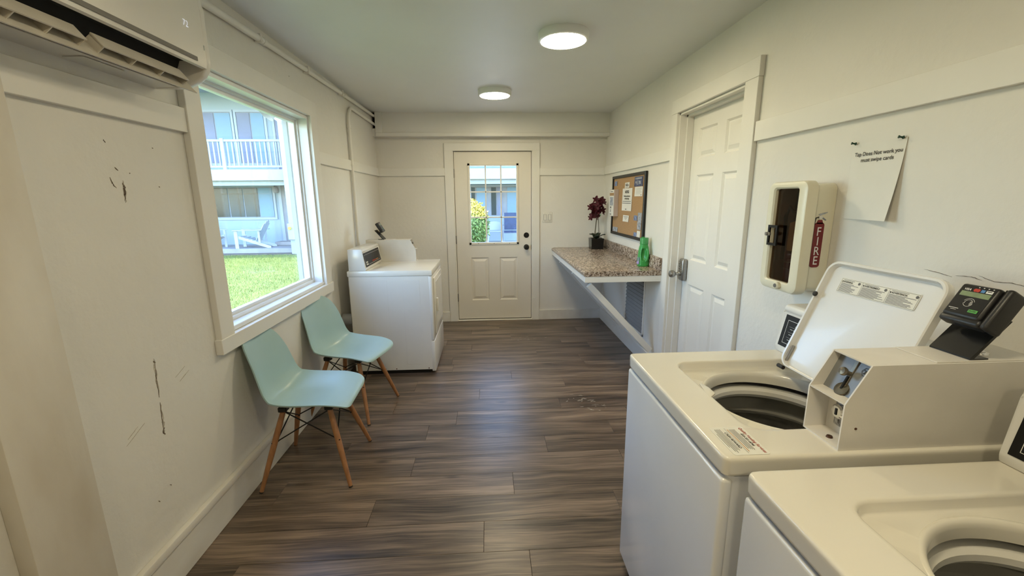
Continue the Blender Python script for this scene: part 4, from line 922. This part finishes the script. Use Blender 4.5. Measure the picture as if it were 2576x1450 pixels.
fe = thing('fire_extinguisher', 'fire extinguisher seen dimly behind the smoked cabinet window', 'fire extinguisher', (1.352, 1.800, 1.10))
MB().lathe([(0, 0), (.036, 0), (.038, .004), (.038, .24), (.034, .262), (.018, .282), (.012, .29), (0, .29)], n=28).build('cylinder', M['fire_red'], fe)
MB().cyl((0, 0, .28), (0, 0, .325), .011, n=14).build('valve', M['chrome'], fe)
MB().box(-.012, .02, -.05, .03, .325, .335, .003, 1).build('lever', M['blackmetal'], fe)
MB().tube([(0, .012, .31), (-.01, .055, .35), (-.018, .062, .31), (-.025, .045, .22), (-.038, .03, .12)], .008, 10).build('hose', M['blackmetal'], fe)
MB().prism([(-.062, .165), (-.008, .165), (-.012, .285), (-.045, .295)], 0, -.049, -.0475).build('inspection_tag', M['tag_paper'], fe)
for z in (.08, .11): MB().lathe([(.0385, z), (.0395, z), (.0395, z+.004), (.0385, z+.004)], n=28).build('band', M['steel'], fe)

ps = thing('paper_sign', 'white paper reading Tap Does Not work you must swipe cards', 'sign', (XR, 1.525, 1.41))
def sheet(u, v):   # u to the right (towards -y), v up
    d = .003+.030*(u**2.2)*((1-v)**1.6)+.004*math.sin(math.pi*u)*(1-v)
    return Vector((XR-d, 1.634-.216*u-.004*(1-v)*(1-2*u), 1.690-.281*(1-v)))
mb = MB(); mb.sheet(sheet, 16, 18, (.0006, 0, 0)); mb.build('sheet', M['paper'], ps, True, recalc=True, sharp=80)
for tx, z, s_ in (('Tap Does Not work you', 1.643, .0195), ('must swipe cards', 1.621, .0195)):
    lettering(tx, s_, frame((XR-.0062, 1.521, z), (0, -1, 0), (0, 0, 1)), M['ink'], ps, True, align='CENTER', bold=.012, sx=.98)
wall_pin(1.618, 1.690, XR-.003, 'dark green push pin at the left corner of the paper sign', 'green push pins'); wall_pin(1.428, 1.688, XR-.003, 'dark green push pin at the right corner of the paper sign', 'green push pins')

# ------------------------------------------------------------------ outside: lawn, porch, apartment building
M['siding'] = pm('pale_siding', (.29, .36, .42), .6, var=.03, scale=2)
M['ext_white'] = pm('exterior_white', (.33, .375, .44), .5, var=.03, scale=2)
M['ext_glass'] = pm('exterior_window_glass', (.05, .07, .07), .12, var=.3, scale=.9, spec=.3)
M['blind'] = pm('window_blind', (.17, .28, .40), .5, var=.05, scale=2, stretch=(1, 1, 40))
M['curtain'] = pm('grey_curtain', (.19, .21, .30), .6, var=.08, scale=2)
M['ext_grey'] = pm('grey_frame', (.24, .25, .29), .5, var=.1)
M['concrete'] = pm('porch_concrete', (.32, .31, .31), .8, var=.1, scale=3, bump=.2, bscale=40)
M['soil'] = pm('bare_soil', (.16, .13, .11), .95, var=.3, scale=9, bump=.4, bscale=30)
M['lawn'] = pm('lawn_turf', (.16, .20, .05), .9, col2=(.10, .135, .03), scale=3.5, bump=.6, bscale=60, bdist=.02)
M['blade'] = pm('grass_blade', (.23, .28, .065), .7, col2=(.15, .20, .04), scale=1.1)
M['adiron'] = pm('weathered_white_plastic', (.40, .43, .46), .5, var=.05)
M['sling'] = pm('navy_sling', (.035, .06, .14), .6, var=.2, scale=12)
M['shrub_leaf'] = pm('shrub_leaf', (.13, .22, .04), .6, col2=(.03, .075, .015), scale=14)
M['sun_gold'] = pm('sun_tinted_leaf', (.52, .42, .06), .6, col2=(.34, .30, .04), scale=14)  # sunlight on the shrub top put into the leaf colour; also colours the meter dial
M['shingle'] = pm('roof_shingle', (.30, .29, .28), .8, var=.15, scale=8)
GZ = -.12
struct(MB().box(-45, 30, -25, 60, GZ-.3, GZ).build('ground', M['lawn']), 'sunlit green lawn between the laundry and the apartments', 'lawn')
struct(MB().box(-40, 22, 13.75, 15.3, GZ-.1, .045, .01, 1).build('porch_slab', M['concrete']), 'concrete porch slab along the apartment building', 'porch')
struct(MB().box(-40, -1.2, 13.35, 13.75, GZ-.05, GZ+.03, .02, 1).build('soil_strip', M['soil']), 'bare soil strip at the porch edge', 'soil')
struct(MB().box(-.9, 1.0, YF+T, 13.75, GZ-.05, GZ+.04, .01, 1).build('front_walk', M['concrete']), 'concrete walk leading from the glazed door', 'path')
rg = random.Random(2); V = []; Fc = []
for k in range(42000):
    y = 4.6+8.8*rg.random()**.8; x = -.62*y+rg.uniform(-.14, .26)*y-.35
    if x > -1.9: continue
    a = rg.uniform(0, 6.28); h_ = rg.uniform(.022, .06); w_ = .0045; lx, ly = rg.uniform(-.03, .03), rg.uniform(-.03, .03)
    i = len(V); V += [(x-w_*math.cos(a), y-w_*math.sin(a), GZ-.002), (x+w_*math.cos(a), y+w_*math.sin(a), GZ-.002), (x+lx, y+ly, GZ+h_)]; Fc.append((i, i+1, i+2))
me = bpy.data.meshes.new('grass'); me.from_pydata(V, [], Fc); me.materials.append(M['blade']); go = bpy.data.objects.new('grass', me); C.objects.link(go)
tag(go, 'bright green grass blades of the lawn outside the window', 'grass'); go['kind'] = 'stuff'

ab = thing('apartment_building', 'two storey pale blue apartment building across the lawn', 'building', (-4, 15.2, 0))
FY = 15.2
MB().box(-18, 8, FY, FY+8, -.1, 5.1).build('wall', M['siding'], ab, True)
rf = MB().prism([(13.0, 4.95), (13.0, 5.12), (19.2, 7.4), (25.2, 5.12), (25.2, 4.95)], 0, -18.6, 8.6).build('roof', M['ext_white'], ab, True)
MB().box(-18.6, 8.6, 12.98, 13.02, 4.80, 5.14).build('fascia', M['ext_white'], rf, True)
dk = MB().box(-18, 8, 13.6, FY, 2.20, 2.42).build('balcony_deck', M['ext_white'], ab, True)
MB().box(-18, 8, 13.56, 13.60, 2.12, 2.44).build('rim_board', M['ext_white'], dk, True)
MB().box(-18, 8, 13.75, 13.83, 1.98, 2.12).build('beam', M['ext_white'], dk, True)
def win(x0, x1, z0, z1, parts, trim=.07, y=FY):
    """parts: (fx0, fx1, material) as fractions"""
    r = MB().box(x0, x1, y-.02, y-.005, z0, z1).build('window', M['ext_grey'], ab, True)
    mb = MB()
    for b_ in ((x0-trim, x1+trim, z1, z1+trim), (x0-trim, x1+trim, z0-trim, z0), (x0-trim, x0, z0, z1), (x1, x1+trim, z0, z1)): mb.box(b_[0], b_[1], y-.045, y-.002, b_[2], b_[3])
    mb.build('surround', M['ext_white'], r, True)
    for a, b, m in parts:
        xa, xb = x0+(x1-x0)*a, x0+(x1-x0)*b; MB().box(xa+.02, xb-.02, y-.034, y-.020, z0+.03, z1-.03).build('pane', m, r, True)
G, Bl, Cu = M['ext_glass'], M['blind'], M['curtain']
# upper storey
win(-9.40, -8.35, 2.75, 4.36, [(0, .5, Cu), (.5, 1, Bl)]); win(-8.18, -7.30, 2.75, 4.36, [(0, .5, Cu), (.5, 1, Bl)])
win(-11.6, -10.4, 2.75, 4.36, [(0, .5, Cu), (.5, 1, Bl)]); win(-6.98, -6.15, 2.45, 4.40, [(0, 1, Cu)]); win(-4.6, -3.2, 2.75, 4.36, [(0, .5, Cu), (.5, 1, Bl)])
win(-.9, .3, 2.75, 4.36, [(0, .5, Cu), (.5, 1, Bl)]); win(1.2, 2.4, 2.75, 4.36, [(0, .5, Cu), (.5, 1, Bl)])
# lower storey
win(-9.35, -7.30, .96, 1.98, [(0, .28, G), (.28, .52, G), (.52, .76, G), (.76, 1, Bl)])
win(-12.6, -10.6, .96, 1.98, [(0, .5, G), (.5, 1, G)])
win(-4.6, -3.0, .96, 1.98, [(0, .5, G), (.5, 1, G)])
win(-.60, .99, .93, 1.94, [(0, .10, G), (.11, .36, Bl), (.43, .56, G), (.56, .70, Cu), (.78, 1, Bl)], .05)
win(1.6, 3.0, .93, 1.94, [(0, .5, G), (.5, 1, Bl)])
dr = MB().box(-7.02, -6.30, FY-.03, FY-.004, .05, 2.02).build('entry_door', M['ext_grey'], ab, True)
MB().box(-7.12, -7.02, FY-.05, FY-.004, .05, 2.08).build('door_trim', M['ext_white'], dr, True)
MB().ball((-6.38, FY-.06, 1.0), .04, 10).build('door_knob', M['steel'], dr, True)
MB().box(-7.2, -6.2, 14.7, 15.18, .045, .16, .01, 1).build('step', M['concrete'], ab, True)
MB().lathe([(0, 0), (.07, 0), (.09, .12), (.06, .2), (0, .2)], (-7.16, FY-.1, 1.78), (0, 0, 1), 12).build('porch_lamp', M['ext_grey'], ab, True)
br = MB().box(-14, 5, 13.62, 13.70, 3.24, 3.31, .005, 1).build('balcony_railing', M['ext_white'], ab, True)
MB().box(-14, 5, 13.64, 13.68, 2.50, 2.56, .005, 1).build('bottom_rail', M['ext_white'], br, True)
bl = None
xs = [-9.2+.135*k for k in range(30)]+[-.7+.135*k for k in range(13)]
for x in xs:
    if bl is None: bl = MB().box(-.019, .019, -.019, .019, 0, .68).build('baluster', M['ext_white'], br); o = bl
    else: o = bl.copy(); C.objects.link(o)
    o.location = (x+4, 13.66-15.2, 2.56)
for x in (-7.85, -10.6, -3.2, -.9, 1.9): MB().box(x-.05, x+.05, 13.60, 13.70, 2.42, 3.34, .004, 1).build('newel', M['ext_white'], br, True)
def post(x): return MB().box(x-.15, x+.15, 13.38, 13.555, GZ, 4.94, .008, 1).build('porch_post', M['ext_white'], ab, True)
pp = post(-5.93); post(-12.2)
MB().box(-6.08, -5.80, 13.26, 13.38, .35, .84, .01, 1).build('meter_box', M['ext_white'], pp, True)
MB().cyl((-6.0, 13.26, .70), (-6.0, 13.22, .70), .05, n=16).build('meter_dial', M['sun_gold'], pp, True)
MB().tube([(-5.76, 13.4, 2.0), (-5.76, 13.4, .2), (-5.72, 13.3, 0), (-5.6, 13.3, .05)], .025, 8).build('cable', M['ext_grey'], pp, True)

def adirondack(name, loc, rz, lab):
    r = thing(name, lab, 'lawn chair', loc, 'adirondack chairs on the porch')
    bt = Vector((-.22, 0, .28)); ax = Vector((-.40, 0, .72)).normalized()
    for k in range(5):
        y = (k-2)*.105; h_ = .72-.04*abs(k-2)**1.6
        Mx = frame((-.20, y-.047, .24), (0, 1, 0), ax); MB(Mx).prism(rr_poly(0, .094, 0, h_, .04, 3), 2, 0, .02).build('back_slat', M['adiron'], r)
    for k in range(5):
        x = .30-k*.115; z = .36-k*.032; MB().box(x-.05, x+.05, -.28, .28, z-.012, z+.012, .004, 1).build('seat_slat', M['adiron'], r)
    for s_ in (1, -1):
        MB().box(-.42, .42, s_*.33-.06, s_*.33+.06, .555, .58, .01, 2).build('arm', M['adiron'], r)
        MB().box(.30, .40, s_*.30-.014, s_*.30+.014, 0, .555, .004, 1).build('leg', M['adiron'], r)
        MB().prism([(.36, .33), (.36, .42), (-.62, .06), (-.62, 0), (-.52, 0)], 1, s_*.27-.013, s_*.27+.013).build('side_rail', M['adiron'], r)
        MB().box(-.34, -.28, s_*.30-.014, s_*.30+.014, .16, .555, .004, 1).build('leg', M['adiron'], r)
    r.rotation_euler = (0, 0, rz); return r
adirondack('lawn_chair', (-7.62, 14.15, .045), math.radians(188), 'white adirondack lawn chair in side view on the porch')
adirondack('lawn_chair', (-9.05, 14.30, .045), math.radians(-30), 'white adirondack lawn chair half hidden by the window casing')
pc = thing('patio_chair', 'white moulded plastic chair seen through the door glass', 'patio chair', (.20, 14.4, .045))
MB().grid(lambda u, v: ((u-.5)*.46*(1-.18*v), .18+.10*v, .42+.30*v-.03*(2*u-1)**2*v), 8, 8).build('back', M['adiron'], pc)
MB().box(-.23, .23, -.24, .20, .40, .43, .012, 2).build('seat', M['adiron'], pc)
for sx in (-1, 1):
    for sy_ in (-1, 1): MB().cyl((sx*.19, sy_*.19, .42), (sx*.25, sy_*.25, 0), .022, n=8).build('leg', M['adiron'], pc)
sc = thing('sling_chair', 'navy blue sling patio chair seen through the door glass', 'patio chair', (.72, 14.1, .045))
MB().box(-.21, .21, .16, .18, .46, 1.02, .006, 1).build('back_sling', M['sling'], sc)
MB().box(-.24, .24, -.24, .20, .38, .43, .006, 1).build('seat_sling', M['sling'], sc)
for sx in (-1, 1):
    MB().tube([(sx*.25, -.24, 0), (sx*.25, -.24, .62), (sx*.25, .18, .62), (sx*.25, .2, 0)], .014, 8).build('side_frame', M['ext_grey'], sc)
    MB().tube([(sx*.22, .17, .4), (sx*.22, .17, 1.03)], .013, 8).build('back_frame', M['ext_grey'], sc)
MB().tube([(-.25, -.24, .1), (.25, -.24, .1)], .011, 8).build('stretcher', M['ext_grey'], sc)
# clipped shrub
sh = thing('clipped_shrub', 'green shrub with sunlight painted gold into its top behind the door glass', 'shrub', (-.62, 12.6, GZ))
MB().tube([(0, 0, 0), (.02, 0, .3), (0, 0, .7)], [.05, .04, .03], 8).build('trunk', M['stem'], sh)
rg = random.Random(8)
def leaves(name, n, cz, rx, rz_, zmin, zmax, mat):
    V = []; Fc = []
    while len(Fc) < n:
        d = Vector((rg.gauss(0, 1), rg.gauss(0, 1), rg.gauss(0, 1))).normalized(); k = rg.uniform(.8, 1)
        p = Vector((d.x*rx*k, d.y*rx*k, cz+d.z*rz_*k))
        if not zmin <= p.z <= zmax: continue
        a = Vector((rg.gauss(0, 1), rg.gauss(0, 1), rg.gauss(0, 1))).normalized(); b = (d+a*.7).cross(a).normalized(); s_ = rg.uniform(.025, .05); i = len(V)
        V += [p, p+a*s_+b*s_*.5, p+a*2*s_, p+a*s_-b*s_*.5]; Fc.append((i, i+1, i+2, i+3))
    me = bpy.data.meshes.new(name); me.from_pydata([tuple(v) for v in V], [], Fc); me.materials.append(mat); o = bpy.data.objects.new(name, me); C.objects.link(o); o.parent = sh; o['kind'] = 'stuff'
leaves('foliage', 6000, .85, .62, .80, .06, 1.15, M['shrub_leaf']); leaves('sun_tinted_foliage', 2600, .85, .64, .82, 1.10, 1.70, M['sun_gold'])  # upper leaves coloured gold to stand for sunlight on the top
MB().ball((0, 0, .85), .5, 16, (1, 1, 1.3)).build('inner_mass', M['shrub_leaf'], sh)
# floodlight on the outside wall beside the window
fd = thing('floodlight', 'twin white bell floodlight mounted outside the window top', 'floodlight', (XL-T, 3.62, 2.24))
MB().box(XL-T-.05, XL-T, 3.56, 3.68, 2.18, 2.30, .008, 2).build('junction_box', M['ext_trim'], fd, True)
for (a, tip) in (((-1.60, 3.56, 2.235), (-.5, -.45, -.74)), ((-1.60, 3.76, 2.225), (-.6, -.1, -.79))):
    MB().tube([(XL-T-.03, 3.62, 2.24), (-1.53, .5*a[1]+1.81, 2.275), a], .012, 8).build('arm', M['ext_trim'], fd, True)
    MB().lathe([(0, -.01), (.020, 0), (.022, .035), (.034, .055), (.050, .095), (.062, .132), (.058, .132), (.044, .095), (.026, .06), (0, .05)], a, tip, 24).build('lamp_head', M['ext_trim'], fd, True)
